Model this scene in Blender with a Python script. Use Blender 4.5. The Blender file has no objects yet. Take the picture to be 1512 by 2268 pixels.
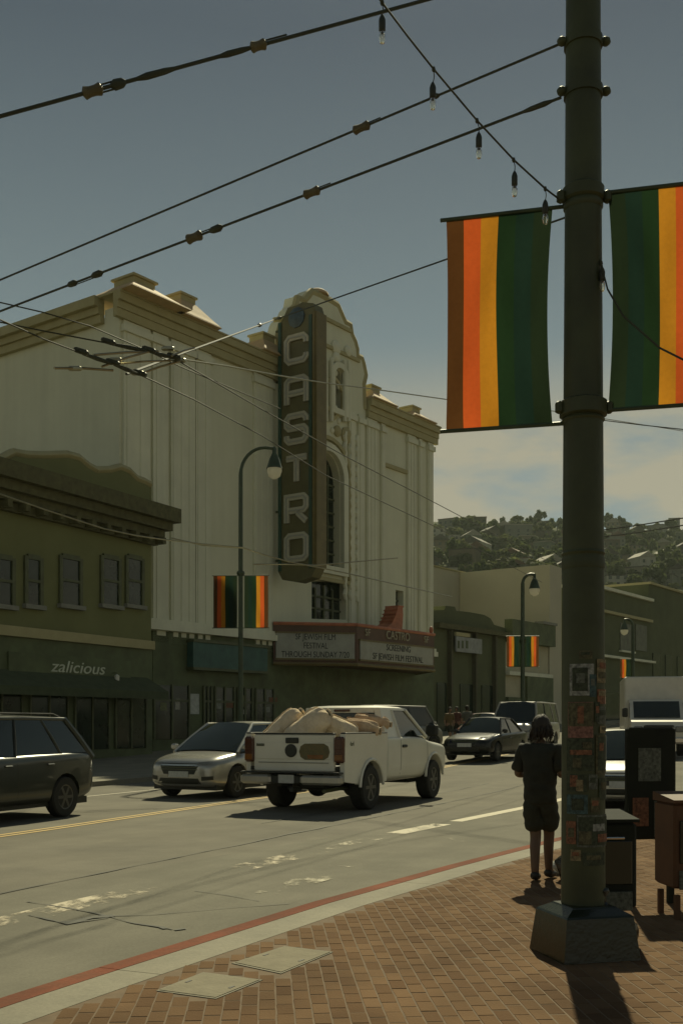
import bpy, bmesh, math, random
from mathutils import Vector, Matrix, noise
from mathutils.bvhtree import BVHTree
from math import sin, cos, pi, radians as R
random.seed(7)
S = bpy.context.scene
C = S.collection

# ------------------------------------------------------------------ camera
EYE, HZ, FP = 1.65, 1605.0, 2400.0          # eye height, horizon row, focal length in photo pixels (1512 wide)
cd = bpy.data.cameras.new('camera'); cam = bpy.data.objects.new('camera', cd); C.objects.link(cam)
cam.location = (0, 0, EYE); cam.rotation_euler = (R(90), 0, 0)
cd.sensor_fit = 'HORIZONTAL'; cd.sensor_width = 36.0; cd.lens = FP / 1512 * 36
cd.shift_y = (HZ - 1134) / 1512
cd.clip_start = 0.05; cd.clip_end = 5000
S.camera = cam

# ------------------------------------------------------------------ sky, sun, exposure
SUN_EL, SUN_AZ = 43.0, 9.0                  # degrees; azimuth to the right of the view axis
W = bpy.data.worlds.new('World'); S.world = W; W.use_nodes = True
wn, wl = W.node_tree.nodes, W.node_tree.links
wn.clear()
def N(nodes, t, **kw):
    n = nodes.new(t)
    for k, v in kw.items(): setattr(n, k, v)
    return n
sky = N(wn, 'ShaderNodeTexSky', sky_type='NISHITA', sun_disc=False)
sky.sun_elevation = R(SUN_EL); sky.sun_rotation = R(SUN_AZ)
sky.air_density = 1.0; sky.dust_density = 0.3; sky.ozone_density = 1.0; sky.altitude = 0
tc = N(wn, 'ShaderNodeTexCoord'); sx = N(wn, 'ShaderNodeSeparateXYZ'); wl.new(tc.outputs['Generated'], sx.inputs[0])
hs = N(wn, 'ShaderNodeHueSaturation'); hs.inputs['Saturation'].default_value = 0.60; wl.new(sky.outputs[0], hs.inputs['Color'])
el = N(wn, 'ShaderNodeMapRange'); wl.new(sx.outputs[2], el.inputs[0])      # how high above the horizon
el.inputs[1].default_value = 0.0; el.inputs[2].default_value = 1.0; el.inputs[3].default_value = 0.0; el.inputs[4].default_value = 1.0
ramp = N(wn, 'ShaderNodeValToRGB'); wl.new(el.outputs[0], ramp.inputs[0])
re_ = ramp.color_ramp.elements
re_[0].position = 0.05; re_[0].color = (0.215, 0.265, 0.245, 1); re_[1].position = 1.0; re_[1].color = (0.062, 0.080, 0.096, 1)
for q, c_ in ((0.22, (0.185, 0.243, 0.245, 1)), (0.325, (0.143, 0.192, 0.198, 1)), (0.45, (0.086, 0.119, 0.133, 1)), (0.54, (0.049, 0.070, 0.088, 1))):
    e_ = re_.new(q); e_.color = c_
sc10 = N(wn, 'ShaderNodeVectorMath', operation='SCALE'); sc10.inputs['Scale'].default_value = 1 / 0.13; wl.new(ramp.outputs[0], sc10.inputs[0])
tint = N(wn, 'ShaderNodeMix', data_type='RGBA'); tint.inputs[0].default_value = 0.95       # hand-painted sky tones, darker higher up, over most of the sky texture
wl.new(hs.outputs[0], tint.inputs[6]); wl.new(sc10.outputs[0], tint.inputs[7])
# low clouds
dv = N(wn, 'ShaderNodeMath', operation='ADD'); dv.inputs[1].default_value = 0.35; wl.new(sx.outputs[2], dv.inputs[0])
vd = N(wn, 'ShaderNodeVectorMath', operation='DIVIDE'); wl.new(tc.outputs['Generated'], vd.inputs[0])
cb = N(wn, 'ShaderNodeCombineXYZ'); [wl.new(dv.outputs[0], cb.inputs[i]) for i in (0, 1)]; cb.inputs[2].default_value = 0.28
wl.new(cb.outputs[0], vd.inputs[1])
nz = N(wn, 'ShaderNodeTexNoise'); nz.inputs['Scale'].default_value = 3.2; nz.inputs['Detail'].default_value = 8; nz.inputs['Roughness'].default_value = 0.55
wl.new(vd.outputs[0], nz.inputs['Vector'])
cr = N(wn, 'ShaderNodeMapRange'); wl.new(nz.outputs[0], cr.inputs[0]); cr.inputs[1].default_value = 0.37; cr.inputs[2].default_value = 0.52
band = N(wn, 'ShaderNodeMapRange', interpolation_type='SMOOTHSTEP'); wl.new(sx.outputs[2], band.inputs[0])
band.inputs[1].default_value = 0.34; band.inputs[2].default_value = 0.24; band.inputs[3].default_value = 0.0; band.inputs[4].default_value = 1.0
ml = N(wn, 'ShaderNodeMath', operation='MULTIPLY'); wl.new(cr.outputs[0], ml.inputs[0]); wl.new(band.outputs[0], ml.inputs[1])
ml2 = N(wn, 'ShaderNodeMath', operation='MULTIPLY'); ml2.inputs[1].default_value = 0.95; wl.new(ml.outputs[0], ml2.inputs[0])
cmx = N(wn, 'ShaderNodeMix', data_type='RGBA'); wl.new(ml2.outputs[0], cmx.inputs[0]); wl.new(tint.outputs[2], cmx.inputs[6])
cmx.inputs[7].default_value = (2.95, 2.72, 2.0, 1)
bg = N(wn, 'ShaderNodeBackground'); bg.inputs[1].default_value = 0.13; wl.new(cmx.outputs[2], bg.inputs[0])
wo = N(wn, 'ShaderNodeOutputWorld'); wl.new(bg.outputs[0], wo.inputs[0])

sl = bpy.data.lights.new('sun', 'SUN'); sl.energy = 4.9; sl.angle = R(0.8); sl.color = (1.0, 0.925, 0.62)
so = bpy.data.objects.new('sun', sl); C.objects.link(so)
sd = Vector((sin(R(SUN_AZ)) * cos(R(SUN_EL)), cos(R(SUN_AZ)) * cos(R(SUN_EL)), sin(R(SUN_EL))))
so.rotation_euler = sd.to_track_quat('Z', 'Y').to_euler(); so.location = (0, 40, 60)

vs = S.view_settings
vs.view_transform = 'Standard'; vs.look = 'None'; vs.gamma = 1.0; vs.use_curve_mapping = False; vs.exposure = 0.0

# ------------------------------------------------------------------ helpers
def P(px, py, Y):                            # the point at depth Y seen at a photo pixel
    return Vector(((px - 756) / FP * Y, Y, EYE + (HZ - py) / FP * Y))
def G(px, py, z=0.0):
    Y = (EYE - z) * FP / (py - HZ)
    return Vector(((px - 756) / FP * Y, Y, z))
UA = R(23.5)
U = Vector((sin(UA), cos(UA), 0)); V = Vector((-cos(UA), sin(UA), 0)); Z = Vector((0, 0, 1))
def UV(u, v, z=0.0): return U * u + V * v + Z * z
def gz(x, y):                                # the street starts to climb some way off
    u = U.x * x + U.y * y
    d = u - 27
    if d < -4: return 0.0
    if d < 4: return 0.03 * (d + 4) ** 2 / 16
    return 0.03 * d
def interp(pts, t):
    if t <= pts[0][0]: return pts[0][1]
    for (a, va), (b, vb) in zip(pts, pts[1:]):
        if t <= b: return va + (vb - va) * (t - a) / (b - a)
    return pts[-1][1]

def wm(o):
    m = o.matrix_basis
    return wm(o.parent) @ m if o.parent else m.copy()

def streaks(m, amount=.25, sc_=1.0):
    """rain streaks and grime: darker runs down the wall"""
    n, l = m.node_tree.nodes, m.node_tree.links; b = n['Principled BSDF']; src = b.inputs['Base Color'].links[0].from_socket
    t = N(n, 'ShaderNodeTexCoord'); mp = N(n, 'ShaderNodeMapping'); mp.inputs['Scale'].default_value = (2.2 * sc_, 2.2 * sc_, .10 * sc_); l.new(t.outputs['Object'], mp.inputs[0])
    z = N(n, 'ShaderNodeTexNoise'); z.inputs['Scale'].default_value = 1.0; z.inputs['Detail'].default_value = 9; z.inputs['Roughness'].default_value = .65; l.new(mp.outputs[0], z.inputs['Vector'])
    mr = N(n, 'ShaderNodeMapRange'); l.new(z.outputs[0], mr.inputs[0]); mr.inputs[1].default_value = .35; mr.inputs[2].default_value = .62; mr.inputs[3].default_value = 1 - amount; mr.inputs[4].default_value = 1.04
    mx = N(n, 'ShaderNodeMix', data_type='RGBA', blend_type='MULTIPLY'); mx.inputs[0].default_value = 1; l.new(src, mx.inputs[6]); l.new(mr.outputs[0], mx.inputs[7]); l.new(mx.outputs[2], b.inputs['Base Color'])
    return m

def bands(m, amount=.16, speck=.14):
    """wheel tracks along the street and coarse aggregate"""
    n, l = m.node_tree.nodes, m.node_tree.links; b = n['Principled BSDF']; src = b.inputs['Base Color'].links[0].from_socket
    t = N(n, 'ShaderNodeTexCoord'); mp = N(n, 'ShaderNodeMapping', vector_type='TEXTURE'); mp.inputs['Rotation'].default_value = (0, 0, -R(23.5)); mp.inputs['Scale'].default_value = (1, 9, 1); l.new(t.outputs['Object'], mp.inputs[0])
    for vec, s_, d_, lo, hi, k in ((mp.outputs[0], 1.3, 8, .36, .64, amount), (t.outputs['Object'], 45, 3, .3, .7, speck), (t.outputs['Object'], .9, 9, .42, .60, amount * .8)):
        z = N(n, 'ShaderNodeTexNoise'); z.inputs['Scale'].default_value = s_; z.inputs['Detail'].default_value = d_; z.inputs['Roughness'].default_value = .65; l.new(vec, z.inputs['Vector'])
        mr = N(n, 'ShaderNodeMapRange'); l.new(z.outputs[0], mr.inputs[0]); mr.inputs[1].default_value = lo; mr.inputs[2].default_value = hi; mr.inputs[3].default_value = 1 - k; mr.inputs[4].default_value = 1 + k * .6
        mx = N(n, 'ShaderNodeMix', data_type='RGBA', blend_type='MULTIPLY'); mx.inputs[0].default_value = 1; l.new(src, mx.inputs[6]); l.new(mr.outputs[0], mx.inputs[7]); src = mx.outputs[2]
    l.new(src, b.inputs['Base Color'])
    return m

MATS = {}
def mat(name, col, rough=0.7, var=0.12, scale=4.0, bump=0.0, metal=0.0, coat=0.0, spec=0.5, col2=None, det=5, stretch=None, trans=0.0, emit=None):
    if name in MATS: return MATS[name]
    m = bpy.data.materials.new(name); m.use_nodes = True
    n, l = m.node_tree.nodes, m.node_tree.links
    b = n['Principled BSDF']
    b.inputs['Roughness'].default_value = rough; b.inputs['Metallic'].default_value = metal
    b.inputs['Specular IOR Level'].default_value = spec
    if coat: b.inputs['Coat Weight'].default_value = coat; b.inputs['Coat Roughness'].default_value = 0.08
    t = N(n, 'ShaderNodeTexCoord'); mp = N(n, 'ShaderNodeMapping'); l.new(t.outputs['Object'], mp.inputs[0])
    if stretch: mp.inputs['Scale'].default_value = stretch
    z = N(n, 'ShaderNodeTexNoise'); z.inputs['Scale'].default_value = scale; z.inputs['Detail'].default_value = det; z.inputs['Roughness'].default_value = 0.6
    l.new(mp.outputs[0], z.inputs['Vector'])
    mr = N(n, 'ShaderNodeMapRange'); l.new(z.outputs[0], mr.inputs[0]); mr.inputs[1].default_value = 0.3; mr.inputs[2].default_value = 0.7
    mx = N(n, 'ShaderNodeMix', data_type='RGBA'); l.new(mr.outputs[0], mx.inputs[0])
    c2 = col2 or tuple(min(1, c * (1 + var)) for c in col); c1 = col if col2 else tuple(c * (1 - var) for c in col)
    mx.inputs[6].default_value = (*c1, 1); mx.inputs[7].default_value = (*c2, 1)
    l.new(mx.outputs[2], b.inputs['Base Color'])
    if bump:
        bp = N(n, 'ShaderNodeBump'); bp.inputs['Strength'].default_value = bump; bp.inputs['Distance'].default_value = 0.02
        z2 = N(n, 'ShaderNodeTexNoise'); z2.inputs['Scale'].default_value = scale * 6; z2.inputs['Detail'].default_value = 4
        l.new(mp.outputs[0], z2.inputs['Vector']); l.new(z2.outputs[0], bp.inputs['Height']); l.new(bp.outputs[0], b.inputs['Normal'])
    if emit:
        b.inputs['Emission Color'].default_value = (*emit[:3], 1); b.inputs['Emission Strength'].default_value = emit[3]
    if trans:
        tr = N(n, 'ShaderNodeBsdfTranslucent'); l.new(mx.outputs[2], tr.inputs[0])
        ms = N(n, 'ShaderNodeMixShader'); ms.inputs[0].default_value = trans
        out = n['Material Output']; l.new(b.outputs[0], ms.inputs[1]); l.new(tr.outputs[0], ms.inputs[2]); l.new(ms.outputs[0], out.inputs[0])
    MATS[name] = m
    return m

def worn_paint(name, col, keep=.5, scale=5.0, stretch=(1, 1, 1)):
    """paint worn through to the road below: bare where the noise says so"""
    m = mat(name, col, .85, .15, 8); n, l = m.node_tree.nodes, m.node_tree.links; b = n['Principled BSDF']
    t = N(n, 'ShaderNodeTexCoord'); mp = N(n, 'ShaderNodeMapping'); mp.inputs['Scale'].default_value = stretch; mp.inputs['Rotation'].default_value = (0, 0, UA); l.new(t.outputs['Object'], mp.inputs[0])
    z1 = N(n, 'ShaderNodeTexNoise'); z1.inputs['Scale'].default_value = scale; z1.inputs['Detail'].default_value = 10; z1.inputs['Roughness'].default_value = .72; l.new(mp.outputs[0], z1.inputs['Vector'])
    z2 = N(n, 'ShaderNodeTexNoise'); z2.inputs['Scale'].default_value = scale * .22; z2.inputs['Detail'].default_value = 3; l.new(mp.outputs[0], z2.inputs['Vector'])
    ad = N(n, 'ShaderNodeMath', operation='ADD'); l.new(z1.outputs[0], ad.inputs[0]); l.new(z2.outputs[0], ad.inputs[1])
    mr = N(n, 'ShaderNodeMapRange'); l.new(ad.outputs[0], mr.inputs[0]); mr.inputs[1].default_value = 1.5 - keep - .05; mr.inputs[2].default_value = 1.5 - keep + .09
    l.new(mr.outputs[0], b.inputs['Alpha'])
    return m

def tag(o, label=None, cat=None, group=None, kind=None):
    if label: o['label'] = label
    if cat: o['category'] = cat
    if group: o['group'] = group
    if kind: o['kind'] = kind
    return o
def empty(name, loc=(0, 0, 0), rotz=0.0, label=None, cat=None, group=None, parent=None):
    o = bpy.data.objects.new(name, None); C.objects.link(o)
    o.location = loc; o.rotation_euler = (0, 0, rotz); o.empty_display_size = 0.2
    if parent: o.parent = parent
    # matrix_basis follows location and rotation at once
    return tag(o, label, cat, group)

class MB:
    def __init__(s): s.v, s.f, s.m = [], [], []
    def add(s, vs, fs, mi=0):
        k = len(s.v); s.v += [Vector(v) for v in vs]; s.f += [tuple(i + k for i in f) for f in fs]; s.m += [mi] * len(fs)
        return s
    def quad(s, a, b, c, d, mi=0): return s.add([a, b, c, d], [(0, 1, 2, 3)], mi)
    def obox(s, o, ax, ay, az, mi=0):                      # corner + three edge vectors
        o, ax, ay, az = Vector(o), Vector(ax), Vector(ay), Vector(az)
        vs = [o, o + ax, o + ax + ay, o + ay]; vs += [v + az for v in vs]
        fs = [(0, 3, 2, 1), (4, 5, 6, 7), (0, 1, 5, 4), (1, 2, 6, 5), (2, 3, 7, 6), (3, 0, 4, 7)]
        if ax.cross(ay).dot(az) < 0: fs = [f[::-1] for f in fs]
        return s.add(vs, fs, mi)
    def box(s, c, size, mi=0, rot=None):
        h = Vector(size) / 2; c = Vector(c)
        ax, ay, az = Vector((2 * h.x, 0, 0)), Vector((0, 2 * h.y, 0)), Vector((0, 0, 2 * h.z))
        if rot: ax, ay, az = rot @ ax, rot @ ay, rot @ az
        return s.obox(c - (ax + ay + az) / 2, ax, ay, az, mi)
    def rbox(s, c, size, b=0.02, rot=None, mi=0):           # box with chamfered edges
        hx, hy, hz = Vector(size) / 2; c = Vector(c); vs = []; b = min(b, hx * .9, hy * .9, hz * .9)
        for z, k in ((-hz, b), (-hz + b, 0), (hz - b, 0), (hz, b)):
            x, y = hx - k, hy - k; e = b
            ring = [(x - e, -y), (x, -y + e), (x, y - e), (x - e, y), (-x + e, y), (-x, y - e), (-x, -y + e), (-x + e, -y)]
            vs += [Vector((p[0], p[1], z)) for p in ring]
        if rot: vs = [rot @ v for v in vs]
        vs = [v + c for v in vs]
        fs = [tuple(range(7, -1, -1)), tuple(range(24, 32))]
        for r in range(3):
            for i in range(8):
                j = (i + 1) % 8; fs.append((r * 8 + i, r * 8 + j, r * 8 + 8 + j, r * 8 + 8 + i))
        return s.add(vs, fs, mi)
    def prism(s, poly, d, mi=0, side=None):                 # planar polygon extruded by vector d
        poly = [Vector(p) for p in poly]; d = Vector(d); n = len(poly)
        nr = Vector((0, 0, 0))
        for a, b in zip(poly, poly[1:] + poly[:1]): nr += a.cross(b)
        if nr.dot(d) < 0: poly = poly[::-1]
        vs = poly + [p + d for p in poly]
        fs = [tuple(range(n - 1, -1, -1)), tuple(range(n, 2 * n))] + [(i, (i + 1) % n, (i + 1) % n + n, i + n) for i in range(n)]
        return s.add(vs, fs, mi)
    def loft(s, rings, cap=True, mi=0, closed=True):
        n = len(rings[0]); vs = [Vector(p) for r in rings for p in r]; fs = []
        for k in range(len(rings) - 1):
            for i in range(n if closed else n - 1):
                j = (i + 1) % n; fs.append((k * n + i, k * n + j, k * n + n + j, k * n + n + i))
        if cap: fs += [tuple(range(n - 1, -1, -1)), tuple(range((len(rings) - 1) * n, len(rings) * n))]
        return s.add(vs, fs, mi)
    def tube(s, path, r, n=8, cap=True, mi=0):
        path = [Vector(p) for p in path]; rs = r if isinstance(r, (list, tuple)) else [r] * len(path)
        rings = []; up = None
        for i, p in enumerate(path):
            t = (path[min(i + 1, len(path) - 1)] - path[max(i - 1, 0)]).normalized()
            if up is None:
                up = Vector((0, 0, 1)) if abs(t.z) < 0.9 else Vector((1, 0, 0))
            a = t.cross(up).normalized(); up = a.cross(t).normalized()
            rings.append([p + (a * cos(2 * pi * k / n) + up * sin(2 * pi * k / n)) * rs[i] for k in range(n)])
        return s.loft(rings, cap, mi)
    def lathe(s, prof, c=(0, 0, 0), n=16, axis=None, mi=0, cap=True):   # prof: (r, h)
        c = Vector(c); ax = Vector(axis or (0, 0, 1)).normalized()
        a = ax.orthogonal().normalized(); b = ax.cross(a)
        rings = [[c + ax * h + (a * cos(2 * pi * k / n) + b * sin(2 * pi * k / n)) * max(r, 1e-4) for k in range(n)] for r, h in prof]
        return s.loft(rings, cap, mi)
    def ball(s, c, r, n=12, m=8, mi=0):
        r = Vector((r, r, r)) if isinstance(r, (int, float)) else Vector(r); c = Vector(c)
        rings = [[c + Vector((r.x * sin(pi * (j + .02) / (m + .04)) * cos(2 * pi * i / n), r.y * sin(pi * (j + .02) / (m + .04)) * sin(2 * pi * i / n), -r.z * cos(pi * (j + .02) / (m + .04)))) for i in range(n)] for j in range(m + 1)]
        return s.loft(rings, True, mi)
    def mesh(s, name, mats, inv=None, smooth=False):
        me = bpy.data.meshes.new(name)
        me.from_pydata([(inv @ v if inv else v) for v in s.v], [], s.f)
        for x in (mats if isinstance(mats, (list, tuple)) else [mats]): me.materials.append(x)
        if any(s.m): me.polygons.foreach_set('material_index', s.m)
        if smooth:
            me.polygons.foreach_set('use_smooth', [True] * len(me.polygons))
            if smooth != 'all':
                me.set_sharp_from_angle(angle=R(smooth if not isinstance(smooth, bool) else 40))
        me.update()
        return me
    def build(s, name, mats, parent=None, world=True, smooth=False, label=None, cat=None, group=None, kind=None, origin=None):
        inv = None
        if parent and world: inv = wm(parent).inverted()
        elif origin is not None: inv = Matrix.Translation(-Vector(origin))
        o = bpy.data.objects.new(name, s.mesh(name, mats, inv, smooth)); C.objects.link(o)
        if parent: o.parent = parent
        elif origin is not None: o.location = origin
        return tag(o, label, cat, group, kind)

def copy_of(o, name=None, parent=None, loc=None, rot=None, label=None, group=None):
    c = o.copy(); C.objects.link(c)
    if parent is not None: c.parent = parent
    if loc is not None: c.location = loc
    if rot is not None: c.rotation_euler = rot
    if label: c['label'] = label
    if group: c['group'] = group
    return c
def copy_tree(o, parent=None, **kw):
    c = copy_of(o, parent=parent, **kw)
    for ch in list(o.children): copy_tree(ch, c)
    return c

def bake(o):                                                # apply modifiers in place
    bpy.context.view_layer.update()
    dg = bpy.context.evaluated_depsgraph_get()
    me = bpy.data.meshes.new_from_object(o.evaluated_get(dg))
    o.modifiers.clear(); old = o.data; o.data = me
    bpy.data.meshes.remove(old)
    return o
def skin(name, pts, edges, mats, parent=None, sub=2, root=0, smooth=True):
    me = bpy.data.meshes.new(name); me.from_pydata([p[0] for p in pts], edges, [])
    o = bpy.data.objects.new(name, me); C.objects.link(o)
    md = o.modifiers.new('s', 'SKIN'); md.use_smooth_shade = True
    sk = me.skin_vertices[0].data
    for i, p in enumerate(pts):
        r = p[1] if isinstance(p[1], tuple) else (p[1], p[1])
        sk[i].radius = r; sk[i].use_root = (i == root)
    if sub: sm = o.modifiers.new('b', 'SUBSURF'); sm.levels = sub; sm.render_levels = sub
    bake(o)
    for x in (mats if isinstance(mats, (list, tuple)) else [mats]): o.data.materials.append(x)
    o.data.polygons.foreach_set('use_smooth', [True] * len(o.data.polygons))
    if parent: o.parent = parent
    return o
FONT = {}
def text(name, body, size, origin, right, up, mats, parent, extrude=0.015, align='CENTER', sx=1.0, shear=0.0, **kw):
    cu = bpy.data.curves.new(name, 'FONT'); cu.body = body; cu.size = size; cu.extrude = extrude
    cu.align_x = align; cu.align_y = 'CENTER'; cu.shear = shear; cu.resolution_u = 3; cu.space_line = 0.95
    t = bpy.data.objects.new(name, cu); C.objects.link(t)
    bpy.context.view_layer.update()
    me = bpy.data.meshes.new_from_object(t.evaluated_get(bpy.context.evaluated_depsgraph_get()))
    bpy.data.objects.remove(t); bpy.data.curves.remove(cu)
    right, up = Vector(right).normalized(), Vector(up).normalized(); nn = right.cross(up)
    M = Matrix((right * sx, up, nn)).transposed().to_4x4(); M.translation = Vector(origin)
    if parent: M = wm(parent).inverted() @ M
    me.transform(M)
    me.materials.clear(); me.materials.append(mats)
    o = bpy.data.objects.new(name, me); C.objects.link(o)
    if parent: o.parent = parent
    return tag(o, **kw)
def stroke(mb, paths, w, org, rx, ry, d, sx, sy, mi=0):     # thick mitred polylines as solid letter strokes
    org, rx, ry, d = Vector(org), Vector(rx), Vector(ry), Vector(d)
    for path, closed in paths:
        pts = [Vector((p[0] * sx, p[1] * sy, 0)) for p in path]; n = len(pts); L, Rr = [], []
        for i, p in enumerate(pts):
            a = pts[(i - 1) % n] if (closed or i > 0) else None; b = pts[(i + 1) % n] if (closed or i < n - 1) else None
            d1 = (p - a).normalized() if a is not None else (b - p).normalized()
            d2 = (b - p).normalized() if b is not None else d1
            n1, n2 = Vector((-d1.y, d1.x, 0)), Vector((-d2.y, d2.x, 0)); m = (n1 + n2); m = m / max(0.4, m.dot(n1))
            L.append(p + m * w / 2); Rr.append(p - m * w / 2)
        T = lambda q: org + rx * q.x + ry * q.y
        k = n if closed else n - 1
        vs = [T(q) for q in L] + [T(q) for q in Rr]; vs += [v + d for v in vs]; fs = []
        for i in range(k):
            j = (i + 1) % n
            fs += [(2 * n + i, 3 * n + i, 3 * n + j, 2 * n + j), (i, 2 * n + i, 2 * n + j, j), (n + i, n + j, 3 * n + j, 3 * n + i)]
        if not closed: fs += [(0, n, 3 * n, 2 * n), (n - 1, 3 * n - 1, 4 * n - 1, 2 * n - 1)]
        mb.add(vs, fs, mi)
    return mb

# ------------------------------------------------------------------ ground, road, pavements
M_road = mat('asphalt_worn', (0.150, 0.140, 0.112), 0.97, scale=0.5, col2=(0.195, 0.180, 0.140), spec=.2, bump=0.5, stretch=(1, 1, 1), det=10)
M_road2 = mat('asphalt_kerb_lane', (0.150, 0.143, 0.112), 0.97, scale=0.35, col2=(0.200, 0.186, 0.145), spec=.2, bump=0.5, stretch=(1.0, 0.5, 1), det=10)
bands(M_road, .09); bands(M_road2, .10)
M_conc = mat('pavement_concrete', (0.20, 0.185, 0.135), 0.9, scale=1.5, col2=(0.25, 0.228, 0.165), bump=0.3, det=8)
bands(M_conc, .12)
M_lid = mat('lid_concrete', (0.235, 0.212, 0.155), 1.0, spec=.15, scale=6, var=0.12, bump=0.3)
M_lid.node_tree
M_red = mat('kerb_red_paint', (0.225, 0.070, 0.038), 0.95, scale=4, col2=(0.165, 0.072, 0.042), spec=.15, det=8, bump=0.2)
bands(M_red, .2)
M_yel = mat('yellow_paint', (0.50, 0.34, 0.10), 0.8, scale=6, col2=(0.40, 0.29, 0.12), det=8)
M_wht = mat('white_road_paint', (0.52, 0.48, 0.38), 0.85, scale=8, col2=(0.36, 0.33, 0.26), det=8)
M_tar = mat('tar_seam', (0.055, 0.055, 0.042), 0.8, scale=8, var=0.3)
M_mort = mat('paver_mortar', (0.135, 0.092, 0.052), 0.95, scale=8, var=0.2)
M_earth = mat('earth', (0.10, 0.09, 0.06), 0.95, scale=0.2, var=0.2)

def brick_mat():
    m = bpy.data.materials.new('clay_paver'); m.use_nodes = True
    n, l = m.node_tree.nodes, m.node_tree.links; b = n['Principled BSDF']; b.inputs['Roughness'].default_value = 1.0; b.inputs['Specular IOR Level'].default_value = .12
    g = N(n, 'ShaderNodeNewGeometry'); oi = N(n, 'ShaderNodeObjectInfo')
    ad = N(n, 'ShaderNodeMath', operation='ADD'); l.new(g.outputs['Random Per Island'], ad.inputs[0]); l.new(oi.outputs['Random'], ad.inputs[1])
    fr = N(n, 'ShaderNodeMath', operation='FRACT'); l.new(ad.outputs[0], fr.inputs[0])
    rp = N(n, 'ShaderNodeValToRGB'); l.new(fr.outputs[0], rp.inputs[0])
    e = rp.color_ramp.elements; e[0].color = (0.118, 0.068, 0.035, 1); e[1].color = (0.168, 0.103, 0.055, 1)
    x = e.new(0.5); x.color = (0.143, 0.086, 0.045, 1)
    t = N(n, 'ShaderNodeNewGeometry'); z = N(n, 'ShaderNodeTexNoise'); z.inputs['Scale'].default_value = 1.3; z.inputs['Detail'].default_value = 9
    l.new(t.outputs['Position'], z.inputs['Vector'])
    mr = N(n, 'ShaderNodeMapRange'); l.new(z.outputs[0], mr.inputs[0]); mr.inputs[1].default_value = .3; mr.inputs[2].default_value = .7; mr.inputs[3].default_value = .72; mr.inputs[4].default_value = 1.2
    mx = N(n, 'ShaderNodeMix', data_type='RGBA', blend_type='MULTIPLY'); mx.inputs[0].default_value = 1; l.new(rp.outputs[0], mx.inputs[6]); l.new(mr.outputs[0], mx.inputs[7])
    l.new(mx.outputs[2], b.inputs['Base Color'])
    z2 = N(n, 'ShaderNodeTexNoise'); z2.inputs['Scale'].default_value = 60; l.new(t.outputs['Position'], z2.inputs['Vector'])
    bp = N(n, 'ShaderNodeBump'); bp.inputs['Strength'].default_value = .35; bp.inputs['Distance'].default_value = .01
    l.new(z2.outputs[0], bp.inputs['Height']); l.new(bp.outputs[0], b.inputs['Normal'])
    return m
M_brick = brick_mat()

NEAR = [(-40, 4.3), (0, 4.25), (5.1, 4.12), (8.4, 3.92), (11.3, 3.59), (14.6, 3.12), (18, 2.5), (22, 1.9), (26, 1.7), (140, 1.7)]
FAR = [(-40, 17.5), (24.6, 17.45), (90, 12.6), (140, 9.5)]
YEL = [(-40, 10.8), (13.6, 11.0), (21.5, 11.36), (45.9, 11.2), (90, 7.2), (140, 5.6)]
EDGE = [(-40, 6.2), (8, 6.16), (12, 5.95), (15.5, 5.75), (21, 5.23), (30, 4.6), (140, 4.2)]
US = [x * 2.0 for x in range(-20, 61)]
def strip(name, lo, hi, dz, m, parent=None, us=None, nv=4, kind=None):
    us = us or US; vs, fs = [], []
    for u in us:
        a = lo(u) if callable(lo) else interp(lo, u); b = hi(u) if callable(hi) else interp(hi, u)
        for k in range(nv + 1):
            p = UV(u, a + (b - a) * k / nv); vs.append(Vector((p.x, p.y, gz(p.x, p.y) + dz)))
    w = nv + 1
    for i in range(len(us) - 1):
        for k in range(nv): fs.append((i * w + k, i * w + w + k, i * w + w + k + 1, i * w + k + 1)[::-1])
    mb = MB().add(vs, fs)
    nrm = (mb.v[fs[0][1]] - mb.v[fs[0][0]]).cross(mb.v[fs[0][2]] - mb.v[fs[0][1]])
    if nrm.z < 0: mb.f = [f[::-1] for f in mb.f]
    return mb.build(name, m, parent, kind=kind)
gmb = MB().quad((-2500, -400, -0.35), (2500, -400, -0.35), (2500, 3000, -0.35), (-2500, 3000, -0.35))
gmb.build('ground', M_earth, kind='structure')
road = strip('road', lambda u: interp(NEAR, u) - 0.02, lambda u: interp(FAR, u) + 0.02, 0.0, M_road, kind='structure', nv=8)
strip('kerb_lane', lambda u: interp(NEAR, u) - 0.02, lambda u: min(7.2, interp(NEAR, u) + 3.3) , 0.004, M_road2, road, us=[x for x in US if x < 40], nv=6)
for dv in (-0.09, 0.09):
    strip('yellow_line', lambda u: interp(YEL, u) + dv - 0.05, lambda u: interp(YEL, u) + dv + 0.05, 0.006, M_yel, road, us=[-6 + .8 * k for k in range(110)], nv=1)
strip('white_line', lambda u: 15.15, lambda u: 15.27, 0.006, M_wht, road, us=[4 + k for k in range(34)], nv=1)

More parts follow.
